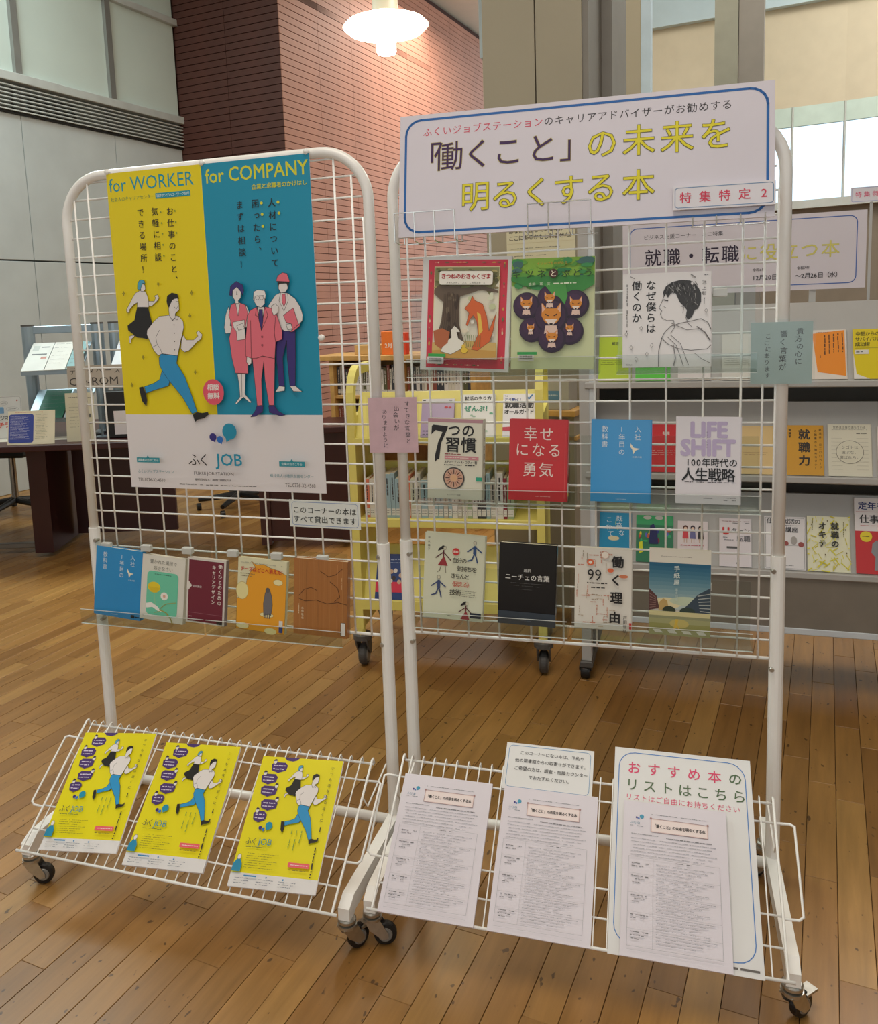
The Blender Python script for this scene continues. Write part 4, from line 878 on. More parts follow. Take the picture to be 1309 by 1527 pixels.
# ------------------------------------------------------------------ title board on the right rack
def panel_art(a):
    W, Hh = a.w, a.h
    a.rr(14, 12, W-13, Hh-10, 34, 5.2, '1f62a8')
    P = 22.3
    for i, ch in enumerate('ふくいジョブステーションのキャリアアドバイザーがお勧めする'): a.g(ch, 63+i*P*.995, 40, 21, 'd23a55' if i < 12 else '2a2628', .006)
    def big(s, xs, y, size, inner, outer, b0, b1):
        a.up()
        for ch, x in zip(s, xs): a.g(ch, x, y, size, outer, b1)
        a.up(3)
        for ch, x in zip(s, xs): a.g(ch, x, y, size, inner, b0)
    big('「働くこと」', (62, 112, 177, 243, 316, 386), 97, 68, '3c1f52', 'b8a84a', .006, .016)
    big('の未来を', (440, 514, 589, 664), 97, 68, 'dfd22a', '5a5620', .0, .018)
    big('明るくする本', (173, 239, 306, 372, 439, 514), 190, 68, 'dfd22a', '5a5620', .0, .018)
def hang(k, u, zb, fb, zt, ft):   # lower and upper edge positions -> location, tilt
    return tuple(rw(k, u, zb, fb)), math.atan2(fb-ft, zt-zb)
loc, ti = hang('R', -.045, 1.532, .062, 1.805, .014)
M_ = Matrix.Rotation(RA, 4, 'Z') @ Matrix.Rotation(.006, 4, 'Y') @ Matrix.Rotation(-ti, 4, 'X')
sheet('title_board', 'long white board with big purple and yellow Japanese lettering atop the right rack', 'sign', loc, M_.to_euler(), .773, .272, panel_art, mat('foam_board_white', '#d8d2da', .45, var=.02), .005)
def special_art(a):
    a.rr(4, 4, a.w-4, a.h-4, 6, 1.2, '5a86b0'); a.up()
    for i, ch in enumerate('特集特定2'): a.g(ch, 24+i*37, a.h/2, 23, 'd23a55', .014, ox=.5 if ch != '2' else .3)
loc2 = Vector(loc)+M_ @ Vector((.582, -.009, .022))
sheet('category_plate', 'small white plate with pink lettering and blue outline on the title board', 'sign', tuple(loc2), M_.to_euler(), .192, .048, special_art, mat('plate_white', '#dedadf', .35, var=.01), .006)
def wire_rest(k, u, w_, z, label, n=4):
    r = thing('wire_sign_rest', label, 'wire holder', tuple(rw(k, u, z, .0)), (0, 0, RK[k][2]), 'wire holders under the title board')
    mm = mat('bright_steel_wire', '#c9c6bf', .2, .9, var=0)
    MB().tube([(0, -.079, .052), (w_, -.079, .052)], .0014, 6).obj('front_rail', mm, r)
    MB().tube([(-.01, -.004, -.012), (w_+.01, -.004, -.012)], .0014, 6).obj('back_rail', mm, r)
    for i in range(n):
        x = w_*i/(n-1); MB().tube([(x, -.079, .052), (x, -.079, -.010), (x, -.045, -.014), (x, -.004, -.012), (x, -.002, .02)], .0014, 6).obj('wire_hook', mm, r)
    return r
wire_rest('R', -.048, .135, 1.532, 'bright wire holder under the left end of the title board')
wire_rest('R', .245, .13, 1.532, 'bright wire holder under the middle of the title board')
r_ = thing('wire_sign_rest', 'bright wire holder under the small pink-lettered plate', 'wire holder', tuple(rw('R', .575, 1.532, 0)), (0, 0, RA), 'wire holders under the title board')
mm = mat('bright_steel_wire', '#c9c6bf', .2, .9, var=0)
MB().tube([(0, -.004, -.012), (.15, -.004, -.012)], .0014, 6).obj('back_rail', mm, r_)
for i in range(4): MB().tube([(i*.045, -.072, .004), (i*.045, -.070, -.014), (i*.045, -.004, -.012)], .0014, 6).obj('wire_hook', mm, r_)

# ------------------------------------------------------------------ handwritten notes in sleeves on the posts
def brush(a, cols, col='3a3436'):
    for s, x, y, sz, p in cols:
        for i, ch in enumerate(s): a.g(ch, x+random.Random(i).uniform(-1.5, 1.5), y+p*(i+.5), sz, col, 0, 1, random.Random(i+4).uniform(-.12, .12))
def pink_art(a): brush(a, (('すてきな言葉と', 92, 8, 13, 14.4), ('出会いが', 66, 18, 14, 15), ('ありますように', 38, 26, 12, 13.2)))
def aqua_art(a): brush(a, (('貴方の心に', 92, 12, 14, 15.5), ('響く言葉が', 62, 16, 15, 17), ('ここにあります', 32, 22, 12, 13.4)))
PINK = mat('pink_washi_paper', '#e3bcc4', .5, var=.06, scale=30); AQUA = mat('pale_aqua_paper', '#a9bdb9', .5, var=.04)
sheet('handwritten_note', 'pink handwritten note in a clear sleeve on the two middle posts', 'note', tuple(rw('R', -.135, 1.045, .060)), (0, 0, RA+.09), .115, .129, pink_art, PINK, .0008, sleeve=.004)
sheet('handwritten_note', 'pale aqua handwritten note in a crinkled clear sleeve on the right post', 'note', tuple(rw('R', .692, 1.192, .017)), (0, 0, RA), .117, .127, aqua_art, AQUA, .0008, sleeve=.005)

# ------------------------------------------------------------------ flyers and lists lying on the sloped trays
def tray_sheet(k, name, label, cat, u, t, W, Hh, art, th, paper=PAPER, rot=0, off=.003, group=None, sleeve=0):
    x, y, a0 = RK[k]
    M = Matrix.Translation((x, y, 0)) @ Matrix.Rotation(a0, 4, 'Z')
    L = Matrix((Vector((1, 0, 0)), -TN, TS)).transposed().to_4x4()
    o = M @ Matrix.Translation(tp(u, t, off+th)) @ L @ Matrix.Rotation(rot, 4, 'Y')
    s = thing(name, label, cat, o.to_translation(), o.to_euler(), group)
    n = 3 if th > .003 else 1
    for i in range(n): MB().box(random.uniform(-.001, .001)*(i > 0), W+random.uniform(-.001, .001)*(i > 0), th*i/n+.00005, th*(i+1)/n-.00005, 0, Hh-random.uniform(0, .001)*(i > 0)).obj('sheet_pile' if i else 'top_sheet', paper, s)
    a = Art(W*1000, Hh*1000, -.0002); art(a); a.done(s, 'print')
    if sleeve: MB().box(-sleeve, W+sleeve, -.0025, -.0022, -.004, Hh*.9).obj('clear_sleeve', VINYL, s)
    return s
def flyer_art(a):
    W, Hh = a.w, a.h
    a.rect(0, 0, W, 266, 'e6d800'); a.rect(0, 266, W, Hh, 'e2dedc')
    a.poly([(56, 0), (96, 0), (90, 6), (80, 9), (64, 7)], '4a2f6e')
    for cx, cy, f in ((49, 25, 0), (31, 54, 0), (38, 83, 1), (48, 115, 1), (33, 143, 0)):
        w_ = 21 if cy < 140 else 17
        a.poly([(cx-w_, cy-6), (cx-w_+7, cy-12), (cx+w_-8, cy-12), (cx+w_, cy-5), (cx+w_-2, cy+7), (cx+4, cy+12), (cx, cy+14), (cx-5, cy+12), (cx-w_+3, cy+8)], '4a2f6e')
        a.words(cx-w_+6, cy-4, 2*w_-12, 5, 'd8cfe0', False, 1); a.words(cx-w_+6, cy+4, w_*1.3, 4.5, 'd8cfe0', False, 1)
        ex = cx+(w_-4 if f else -w_+8); a.ell(ex, cy-13, 4.5, 6, 'e6dfdb', 10, '26221f', .6); a.poly([(ex-4.5, cy-14), (ex-2, cy-20), (ex+4, cy-18), (ex+3, cy-15)], '3a2a44')
    q = [(168.1,314.0),(206.7,620.5)]; k = (195-43)/(q[1][1]-q[0][1]); runners(a, k, 149-q[0][0]*k, 43-q[0][1]*k, .6, True)
    logo(a, 49, 163, .42); a.text('ふく', 17, 199, 17, '2a3a3a', .004, 14); a.text('JOB', 47, 199, 20, '2a86a0', .006, None, 1.0)
    a.words(22, 212, 50, 3, '6a7a30'); a.vtext('いつもあなたの近くに', 186, 14, 8, '3a3a20', .01, 13.5); a.words(187, 156, 88, 6, '3a3a20', True, .8)
    for i in range(3): a.words(122+i*12, 168, 52-i*8, 4, '7a9a3a', True, .8)
    for i in range(7): a.words(30, 226+i*5, 76-(i % 3)*12, 2.2, '8a8420')
    a.rr(132, 237, 182, 247, 2, 0, '', 'e8606a'); a.words(138, 242, 40, 3, 'f4dcd8', False, 1); a.words(136, 253, 40, 3, '7a7420')
    a.poly([(3, 266), (3, 250), (10, 240), (18, 240), (24, 250), (24, 266)], '2488ac'); a.ell(14, 235, 4.6, 6, 'e6dfdb', 10, '26221f', .5)
    for i in range(4): a.vtext('■', 189, 244+i*6, 4, '2a2618')
    a.rect(36, 272, 66, 275, '3a86b8')
    for i in range(3):
        for j in range(3): a.words(16+j*52, 279+i*5, 40-(i*5), 2.4, '7a7e88')
    a.ell(90, 274, 2, 2, '3a86b8', 8); a.ell(130, 275, 2, 2, '3a86b8', 8)
for u, t, ro, th, lb in ((-.014, .009, -.114, .004, 'stack of yellow flyers at the left end of the left tray'), (.219, .012, -.072, .006, 'stack of yellow flyers in the middle of the left tray'), (.492, .013, -.072, .005, 'stack of yellow flyers at the right end of the left tray')):
    tray_sheet('L', 'flyer_stack', lb, 'flyer', u, t, .206, .295, flyer_art, th, rot=ro, group='stacks of yellow flyers on the left tray')
def list_art(a):
    W, Hh = a.w, a.h
    logo(a, 29, 31, .22); a.text('ふくJOB', 14, 45, 6, '5a8aa0', 0, 5); a.words(13, 51, 27, 2.4, '8a9096'); a.words(56, 24, 112, 2.4, '8a8a8e')
    a.rect(55, 33, 168, 60, 'ddc4c0'); a.rect(57, 35, 166, 58, 'e8d8d4'); a.line([(55, 33), (168, 33), (168, 60), (55, 60), (55, 33)], .8, '8a6a68')
    for x in (55, 168): a.ell(x, 33, 2.4, 2.4, 'a07a78', 8)
    a.text('「働くこと」の未来を明るくする本', 111, 47, 7.6, '2a2224', .035, 6.5, .9, 'C')
    a.words(16, 68, 54, 2.4, '8a8a8e'); a.words(86, 70, 90, 3, '6a6a6e')
    for i in range(6): a.words(16 if i != 2 else 20, 77+i*6.6, 168-(i % 3)*9, 2.2, '9b9aa2')
    y = 122
    for j, n in enumerate((4, 6, 6, 5, 6)):
        if y > Hh-24: break
        a.words(18, y+5, 34, 3, '5a5a60'); a.words(18, y+11, 26, 2.8, '6a6a70'); a.words(20, y+17, 14, 2.6, '6a6a70') if n > 5 else None
        for i in range(n):
            if y+4+i*5.6 < Hh-22: a.words(66, y+4+i*5.6, 112-(i*13 % 40), 2.2, '9b9aa2')
        y += n*5.6+3; a.line([(12, y), (188, y)], .35, '9a9aa0')
    a.line([(12, 116), (188, 116), (188, Hh-18), (12, Hh-18), (12, 116)], .45, '8a8a90'); a.line([(60, 116), (60, Hh-18)], .4, '9a9aa0'); a.words(104, 119, 30, 2.6, '5a5a60')
for u, lb in ((-.053, 'stack of white printed book lists at the left of the right tray'), (.180, 'stack of white printed book lists below the small notice on the right tray')):
    tray_sheet('R', 'book_list_stack', lb, 'leaflet', u, -.004, .205, .298, list_art, .006 if u < 0 else .004, mat('list_paper', '#dcd5dc', .55, var=.02), group='stacks of printed book lists on the right tray')
def small_notice(a):
    W, Hh = a.w, a.h
    a.rr(7, 6, W-7, Hh-6, 9, 1.1, '4a86b8')
    for i, s in enumerate(('このコーナーにない本は、予約や', '他の図書館からの取寄せができます。', 'ご希望の方は、調査・相談カウンター', 'でおたずねください。')):
        a.text(s, W/2+6, 22+i*18.5, 9.8, '2e2c2e', .008, 9.7, 1, 'C')
tray_sheet('R', 'notice_card', 'white card in a blue outline standing above the middle book lists', 'notice', .172, .290, .199, .109, small_notice, .0012, mat('notice_white', '#dddcda', .5, var=.02), off=.0015)
def big_notice(a):
    W, Hh = a.w, a.h
    a.rr(10, 10, W-12, Hh-22, 34, 1.8, '3a78c0')
    a.up()
    for i, ch in enumerate('おすすめ本の'): a.g(ch, 42+i*42, 44, 29, 'd3285f' if i < 5 else '3a5a30', .012)
    for i, ch in enumerate('リストはこちら'): a.g(ch, 39+i*36.5, 82, 29, '3a5a30', .010)
    a.text('リストはご自由にお持ちください', W/2, 110, 15, 'd3285f', .004, 15.6, 1, 'C')
    a.rect(W-70, Hh-14, W-46, Hh-10, '5a5450'); a.rect(W-42, Hh-14, W-8, Hh-10, '5a5450')
tray_sheet('R', 'large_notice_sheet', 'large white sheet with pink and green lettering in a blue outline, right tray', 'notice', .417, -.006, .284, .421, big_notice, .0015, mat('notice_white', '#dddcda', .5, var=.02))
tray_sheet('R', 'book_list_stack', 'stack of white printed book lists in front of the large notice sheet', 'leaflet', .441, -.008, .205, .300, list_art, .005, mat('list_paper', '#dcd5dc', .55, var=.02), off=.0095, group='stacks of printed book lists on the right tray')

# ------------------------------------------------------------------ grey display cart behind the right rack
CA = -.33; CO = Vector((.652, 3.042, 0))
def cw(u, d, z): return CO+Vector((u*math.cos(CA)-d*math.sin(CA), u*math.sin(CA)+d*math.cos(CA), z))
cart = thing('display_cart', 'grey sloping book display cart on casters behind the right rack', 'display cart', tuple(CO), (0, 0, CA))
CW = 1.75; TILT = .34
for u in (0, CW-.05):
    MB().box(u, u+.034, -.005, .05, .06, 1.66, bev=.004).obj('side_post', CARTG, cart)
    MB().box(u+.034, u+.052, -.002, .02, .2, 1.64).obj('post_edge_strip', mat('pale_blue_edge', '#cfd6dc', .4), cart)
    MB().box(u, u+.02, .05, .42, .18, 1.33).obj('side_panel', CARTG, cart)
    MB().box(u-.005, u+.04, -.02, .44, .045, .07, bev=.004).obj('foot_bar', DGREY, cart)
    for d in (-.0, .40):
        c = bpy.data.objects.new('caster', None); C.objects.link(c); c.parent = cart; c.location = (u+.012, d, 0)
        MB().lathe([(.004, -.018), (.022, -.016), (.025, -.008), (.025, .008), (.022, .016), (.004, .018)], 20, None, (0, 0, .0255), 'x').obj('caster_wheel', RUBBER, c)
        MB().box(-.022, .022, -.012, .02, .03, .05, bev=.004).obj('caster_housing', RUBBER, c)
for k, (zl, zt) in enumerate(((1.068, 1.338), (.750, 1.008), (.426, .692))):
    L = MB(); y0, y1 = .016, .016+(zt-zl-.02)*math.tan(TILT)
    L.prism([(.012, zl+.02), (y1, zt), (y1+.012, zt), (.026, zl+.02)], .03, CW-.03, 'x'); L.obj('sloped_shelf_panel', CARTG, cart)
    MB().box(.02, CW-.02, -.012, .03, zl, zl+.022, bev=.003).obj('shelf_lip', CARTG, cart)
    MB().box(.03, CW-.03, .03, .40, zl, zl+.014).obj('shelf_board', CARTG, cart)
MB().box(.03, CW-.03, .40, .415, .2, 1.32).obj('back_panel', CARTB, cart)
MB().box(.03, CW-.03, .0, .012, .25, .424).obj('lower_panel', CARTB, cart)
MB().box(.02, CW-.02, -.004, .02, .228, .25, bev=.002).obj('bottom_rail', mat('pale_blue_edge', '#cfd6dc', .4), cart)
def cart_book(tier, u, W, Hh, cover, label, art, t=.012, spine=None, lab=None):
    z = (1.0925, .7745, .4505)[tier]; p = cw(u, -.0, z)
    M = Matrix.Rotation(CA, 4, 'Z') @ Matrix.Rotation(-TILT, 4, 'X')
    p = cw(u, .016-(t+.002)/math.cos(TILT)+.004, z)
    return book(None, label, cover, art, t, spine, 'books facing out on the grey display cart', tuple(p), M.to_euler(), (W, Hh), lab)
def ca_plain(title=None, col='2a2a22', lines=3, y0=14, c2='6a6a5a', vert=False, size=12):
    def f(a):
        if title:
            for i, t in enumerate(title): (a.vtext(t, a.w-16-i*(size*1.35), 10, size, col, .015) if vert else a.text(t, a.w/2, y0+i*size*1.3, size, col, .02, min(size, (a.w-6)/len(t)), 1, 'C'))
        for i in range(lines): a.words(8, a.h*.55+i*7, a.w-20-(i % 3)*10, 2.6, c2)
    return f
def ca_u(a):
    a.words(8, 10, a.w-16, 4, '8a5a5a'); a.line([(44, 16), (60, 16)], 2, '3a3a3a'); a.line([(84, 16), (96, 16)], 2, '3a3a3a'); a.text('U', 10, 44, 34, 'c82a2a', .05); a.text('ターン', 38, 42, 21, '3a3a3c', .01, 20); a.text('転職', 56, 68, 22, '5a5a60', .02, 22); a.words(12, 66, 34, 6, '8a8a90'); a.words(16, 74, 30, 5, '8a8a90'); a.rect(24, 96, 58, 103, '5a5a5a'); a.text('4', 54, 152, 16, '3a3a3a', .03)
def ca_koza(a):
    a.rr(4, 4, a.w-4, a.h-4, 1, .8, '3a3a3a'); a.text('仕事と就活の', 8, 16, 19, '26262a', .02, 17.5); a.words(40, 30, 70, 3, '5a5a5e'); a.text('教養講座', 26, 44, 20, '26262a', .02, 20)
    a.line([(26, 98), (a.w-8, 96)], .8, '8a8a8a'); a.ell(68, 90, 8, 8, '9a4a44', 14); a.ell(114, 92, 9, 9, '9a4a44', 14); a.ell(50, 92, 6, 6, '5a4a48', 12); a.ell(92, 80, 10, 14, 'a8a4a0', 14); a.words(66, a.h-14, 26, 3, '5a5a5a'); a.ell(54, a.h-14, 5, 6, '3a3a3a', 10)
def ca_okite(a):
    for i in range(60):
        R = random.Random(i); x = R.random()*a.w; y = R.random()*a.h; a.line([(x, y), (min(a.w, max(0, x+R.uniform(-26, 26))), min(a.h, max(0, y+R.uniform(-26, 26))))], R.uniform(1.5, 4), R.choice(('e0d83a', 'e6df5a', 'd8ce2a')))
    a.vtext('就職の', 84, 18, 25, '2a2a1c', .03, 29); a.vtext('オキテ', 46, 18, 25, '2a2a1c', .03, 29)
    for x, y in ((14, 30), (62, 16), (116, 44), (24, 150), (54, 128), (118, 120)): a.rect(x-1.5, y-2.5, x+1.5, y+2.5, '5a4a1a')
    a.words(16, 8, 40, 4, '6a6420', True); a.words(110, 18, 50, 4, '6a6420', True)
def ca_teinen(a):
    a.rect(0, a.h*.44, a.w, a.h, 'c62a2e'); a.text('定年後の', 10, 26, 28, '24306e', .02, 28); a.line([(4, 46), (a.w, 46)], .8, 'c04040'); a.text('仕事図鑑', 14, 70, 30, '1e1c1e', .02, 29); a.ell(32, a.h*.44+18, 18, 17, 'e3cf28', 20); a.words(20, a.h*.44+18, 24, 5, '6a5a10', False, 1)
    a.poly([(50, a.h*.6), (64, a.h*.55), (76, a.h*.62), (80, a.h*.8), (70, a.h*.95), (54, a.h*.95), (58, a.h*.78), (46, a.h*.72)], '8a8a90'); a.words(16, 92, 80, 3, 'c05a5a')
def ca_ryoku(a):
    a.up()
    for i, ch in enumerate('就職力'): a.g(ch, a.w*.48, 30+i*44, 37, '2c2214', .03)
    a.vtext('就活は一日二〇〇ページ', a.w-10, 8, 8.4, '4a3818', .01, 12.6); a.vtext('の読書から始めなさい！', a.w-24, 12, 8.4, '4a3818', .01, 12.6); a.vtext('齋藤孝', 11, 10, 9, '3a2c14', .02, 11)
def ca_circle(a):
    a.text('世界は仕事で満ちている', a.w/2, 10, 8.6, '6a665a', 0, 8.8, 1, 'C'); a.words(12, 17, a.w-24, 2.4, '9a968a'); a.words(a.w-44, 30, 30, 5, '6a665a')
    for i in range(9): a.line([(10, 46+i*13), (42, 46+i*13)], .6, 'a8a496', i == 0); a.line([(a.w-44, 46+i*13), (a.w-10, 46+i*13)], .6, 'a8a496', False)
    n = 32; P = [(a.w/2+40*math.cos(6.2832*i/n), 92+38*math.sin(6.2832*i/n)) for i in range(n+1)]; a.poly(P[:-1], 'd9d5c0'); a.line(P, 1.6, '7a766a')
    for i, t in enumerate(('シゴトは', '選ぶな、', '選ばれろ。')): a.text(t, a.w/2, 76+i*17, 12, '6a665a', 0, 12.4, 1, 'C')
def ca_orange(a):
    a.poly([(4, 12), (a.w-6, 2), (a.w-4, a.h-10), (18, a.h-24)], 'ee8f1e'); a.words(12, 8, 40, 3, 'b86a20')
    for i in range(5): a.words(a.w-12-i*13, 10+i*2, 66, 7, '6a3c10', True, 1, i)
    a.words(28, 84, 14, 4, '6a3c10', True, 1)
def ca_yellow(a):
    a.poly([(0, 80), (0, a.h), (a.w*.4, a.h), (8, a.h-16)], 'e4e0da'); a.text('中堅からの', 8, 16, 15, '4a4410', .01, 14); a.text('サバイバル転職', 6, 34, 15, '4a4410', .01, 14); a.text('成功術', 6, 51, 15, '4a4410', .02, 14); a.line([(4, 64), (a.w, 64)], .8, '6a6420'); a.rect(4, 70, 44, 84, 'dcd8d0'); a.words(8, 77, 24, 6, '3a3a3a', False, 1)
def ca_people(a):
    for x, c, h in ((26, 'd0404a', '5a2a20'), (50, '6a6a9a', '3a2a3a'), (76, '2a2628', '2a2024')): a.ell(x, 24, 8, 9, h, 14); a.ell(x, 27, 5.5, 6, 'e8c8b4', 12); a.poly([(x-8, 34), (x+8, 34), (x+10, 62), (x-10, 62)], c); a.line([(x-4, 62), (x-4, 74)], 2.4, 'c8a890'); a.line([(x+4, 62), (x+4, 74)], 2.4, 'c8a890')
    a.words(10, 84, 80, 6, 'c05a6a', False, 1)
def ca_blue(a):
    a.up()
    for ch, x, y in (('既', a.w*.62, 20), ('卒', a.w*.62, 46), ('な', a.w*.70, 72), ('こ', a.w*.30, 26), ('わ', a.w*.30, 52), ('て', a.w*.36, 76)): a.g(ch, x, y, 23, 'dce8ec', .0)
    a.line([(a.w*.52, 20), (a.w*.50, 40), (a.w*.56, 60)], 1.6, 'b8d86a'); a.ell(a.w*.45, 92, 20, 8, 'd8cfa8', 14)
def ca_green(a):
    a.rect(0, 34, a.w, a.h, '2f7a58'); a.rect(0, 20, a.w, 34, '36a066')
    for x in (38, 78): a.ell(x, 8, 14, 7, 'b8bab4', 14)
    for i in range(26):
        R = random.Random(i+40); a.ell(R.uniform(8, a.w-8), R.uniform(46, 94), R.uniform(3, 9), R.uniform(3, 10), R.choice(('2a3a8a', '5a6ac0', 'b8c8d0', 'c05a40', 'e0d030', '7a2a3a', '36b070')), 8)
    a.poly([(48, 36), (60, 30), (72, 60), (76, 100), (44, 100)], '18205a'); a.poly([(10, 96), (22, 92), (24, 130), (12, 136)], 'd8dc2a')
cart_book(0, .065, .112, .165, 'b9d42a', 'lime green book on the top tier of the grey cart, left end', ca_plain(('就活',), '2a3a10', 3, 30, '5a7010'))
cart_book(0, .19, .115, .150, '58c83a', 'vivid green book beside the lime one on the top tier of the grey cart', ca_plain(None, lines=4, c2='2a7a20'))
cart_book(0, .33, .105, .150, 'ded9d8', 'white book beside the vivid green one on the top tier of the grey cart', ca_plain(None, lines=4))
cart_book(0, .470, .115, .165, 'd9d8d0', 'pale grey-white book partly behind the aqua note, top tier of the grey cart', ca_plain(None, lines=4, c2='8a8a84'))
cart_book(0, .742, .105, .165, 'e6dcd0', 'white book with an orange slanted block, top tier of the grey cart', ca_orange)
cart_book(0, .865, .115, .165, 'e2cc1c', 'bright yellow book at the right of the top tier of the grey cart', ca_yellow)
cart_book(1, .235, .112, .168, 'cf2a32', 'red book on the middle tier of the grey cart behind the lilac-lettered one', ca_plain(('転職',), 'e8d0c8', 3, 30, 'e8d0c8'))
cart_book(1, .530, .104, .165, 'dcbf86', 'pale tan book on the middle tier of the grey cart', ca_plain(None, lines=2, c2='a8845a'))
cart_book(1, .675, .112, .168, 'd19a2c', 'ochre book with big dark vertical lettering, middle tier of the grey cart', ca_ryoku)
cart_book(1, .800, .128, .172, 'dcd8c4', 'cream book with a circled title, middle tier of the grey cart', ca_circle)
cart_book(1, .945, .110, .165, 'dcd6d4', 'white book at the right edge, middle tier of the grey cart', ca_plain(None, lines=3))
cart_book(2, .062, .112, .170, '1b8fbe', 'bright blue book with white lettering, lowest tier of the grey cart', ca_blue)
cart_book(2, .190, .125, .165, '2fa060', 'green book with a colourful crowd, lowest tier of the grey cart', ca_green)
cart_book(2, .331, .100, .150, 'e0d6d8', 'white book with three small figures, lowest tier of the grey cart', ca_people)
cart_book(2, .468, .103, .165, 'ddd5d8', 'white book with a big red capital U, lowest tier of the grey cart', ca_u)
cart_book(2, .612, .128, .178, 'dedada', 'white book with dark red balls, lowest tier of the grey cart', ca_koza)
cart_book(2, .745, .130, .184, 'e2e0c0', 'pale yellow patterned book with big dark lettering, lowest tier of the grey cart', ca_okite)
cart_book(2, .890, .128, .250, 'e2dcdc', 'tall white and red book at the right edge, lowest tier of the grey cart', ca_teinen)
def mini_art(a):
    W, Hh = a.w, a.h
    a.rr(26, 16, W-28, Hh-18, 22, 3, '3a62b0'); a.text('ビジネス支援コーナー　ミニ特集', 70, 48, 17, '35323a', .006, 17.4)
    a.text('就職・転職', 70, 118, 60, '2c2038', .012, 63, .98); a.up(); 
    for i, ch in enumerate('に役立つ本'): a.g(ch, 412+i*62, 118, 58, 'a8a040', .008)
    a.up(3)
    for i, ch in enumerate('に役立つ本'): a.g(ch, 412+i*62, 118, 58, 'd8d06a', -.008)
    a.text('令和6年', 424, 176, 11, '3a363e', .01); a.text('12月20日（金）～2月26日（水）', 424, 202, 20, '2a262e', .01, 18)
    a.text('令和7年', 560, 176, 11, '3a363e', .01)
sg = sheet('feature_sign', 'wide white sign in a blue outline standing on the grey display cart', 'sign', tuple(cw(.142, .12, 1.380)), (0, 0, CA), .765, .249, mini_art, mat('foam_board_white', '#d8d2da', .45, var=.02), .005)
for x in (.16, .60): MB().box(x, x+.02, .006, .012, -.041, .12).obj('support_strip', CARTG, sg)
def tag_art(a): a.rr(3, 3, a.w-3, a.h-3, 4, 1, '7a8ac8'); a.text('特集特定', 10, a.h/2, 20, 'd85a78', .012, 26)
tg = sheet('category_plate', 'small white plate with pink lettering in front of the bright window', 'sign', tuple(cw(.885, .30, 1.668)), (0, 0, CA), .15, .050, tag_art, mat('plate_white', '#dedadf', .35, var=.01), .003)
MB().box(.06, .068, .003, .009, -.345, .03).obj('stalk', CARTG, tg)
CARTTOP = MB().box(.03, CW-.03, .11, .415, 1.318, 1.33).obj('top_board', CARTG, cart)

# ------------------------------------------------------------------ yellow book truck
TA = -.22; TO = Vector((-.178, 3.205, 0))
def tw(u, d, z): return TO+Vector((u*math.cos(TA)-d*math.sin(TA), u*math.sin(TA)+d*math.cos(TA), z))
tr = thing('book_truck', 'yellow steel book truck with arched ends and grey casters behind the racks', 'book truck', tuple(TO), (0, 0, TA))
TD = .44; TW = .72
for u in (0, TW-.028):
    out = [(0, .12)]+arc(.13, 1.035, .13, 180, 90, 6)+arc(TD-.13, 1.035, .13, 90, 0, 6)+[(TD, .12)]
    inn = [(.035, .98)]+arc(.13, 1.035, .095, 180, 90, 6)+arc(TD-.13, 1.035, .095, 90, 0, 6)+[(TD-.035, .98)]
    mb = MB(); po = [p for p in out if p[1] >= 0]
    o1 = [(0, .98)]+out[1:-1]+[(TD, .98)]
    n = len(o1); vs = []
    for x in (u, u+.028):
        vs += [(x, p, q) for p, q in o1]; vs += [(x, p, q) for p, q in inn]
    fs = []
    for i in range(n-1):
        fs += [(i, i+1, n+i+1, n+i), (2*n+i+1, 2*n+i, 3*n+i, 3*n+i+1), (i+1, i, 2*n+i, 2*n+i+1), (n+i, n+i+1, 3*n+i+1, 3*n+i)]
    mb.add(vs, fs); mb.box(u, u+.028, 0, TD, .16, .98); mb.obj('arched_end_panel', YEL, tr)
    MB().tube([(u+.014, .016, .12), (u+.014, .016, .2)], .017, 12).obj('end_foot', YEL, tr); 
    for d in (.03, TD-.03):
        c = bpy.data.objects.new('caster', None); C.objects.link(c); c.parent = tr; c.location = (u+.014, d, 0)
        f = MB(); f.lathe([(.03, .135), (.036, .128), (.036, .11), (.02, .108)], 18)
        for s in (-1, 1): f.prism([(-.03, .115), (.034, .115), (.044, .06), (.03, .04), (.012, .046), (-.02, .09)], s*.022-.003, s*.022+.003, 'x')
        f.box(-.025, .025, -.03, .034, .108, .118); f.obj('caster_fork', DGREY, c)
        MB().lathe([(.012, -.017), (.038, -.015), (.043, -.008), (.043, .008), (.038, .015), (.012, .017)], 24, None, (0, .016, .0435), 'x').obj('caster_wheel', mat('grey_rubber', '#4a4846', .5), c)
        MB().lathe([(.003, -.0185), (.028, -.018), (.032, -.014), (.032, .014), (.028, .018), (.003, .0185)], 20, None, (0, .016, .0435), 'x').obj('wheel_hub', mat('grey_wheel_hub', '#8f8d88', .4, .3), c)
MB().box(.028, TW-.028, .02, TD-.02, .570, .590, bev=.002).obj('middle_shelf', YEL, tr)
MB().box(.028, TW-.028, .0, .02, .560, .594, bev=.002).obj('shelf_front_edge', YEL, tr)
MB().box(.028, TW-.028, .21, .225, .59, .775).obj('divider_panel', YEL, tr)
MB().box(.028, TW-.028, .0, TD, .238, .262, bev=.002).obj('bottom_shelf', YEL, tr)
MB().box(.028, TW-.028, -.004, .008, .238, .278, bev=.002).obj('bottom_lip', YEL, tr)
MB().prism([(.02, .262), (.13, .46), (.14, .46), (.034, .262)], .028, TW-.028, 'x').obj('lower_display_panel', YEL, tr)
MB().prism([(.01, .89), (.10, 1.06), (.112, 1.06), (.026, .89)], .028, TW-.028, 'x').obj('upper_display_panel', YEL, tr)
MB().box(.028, TW-.028, -.006, .03, .878, .90, bev=.002).obj('upper_lip', YEL, tr)
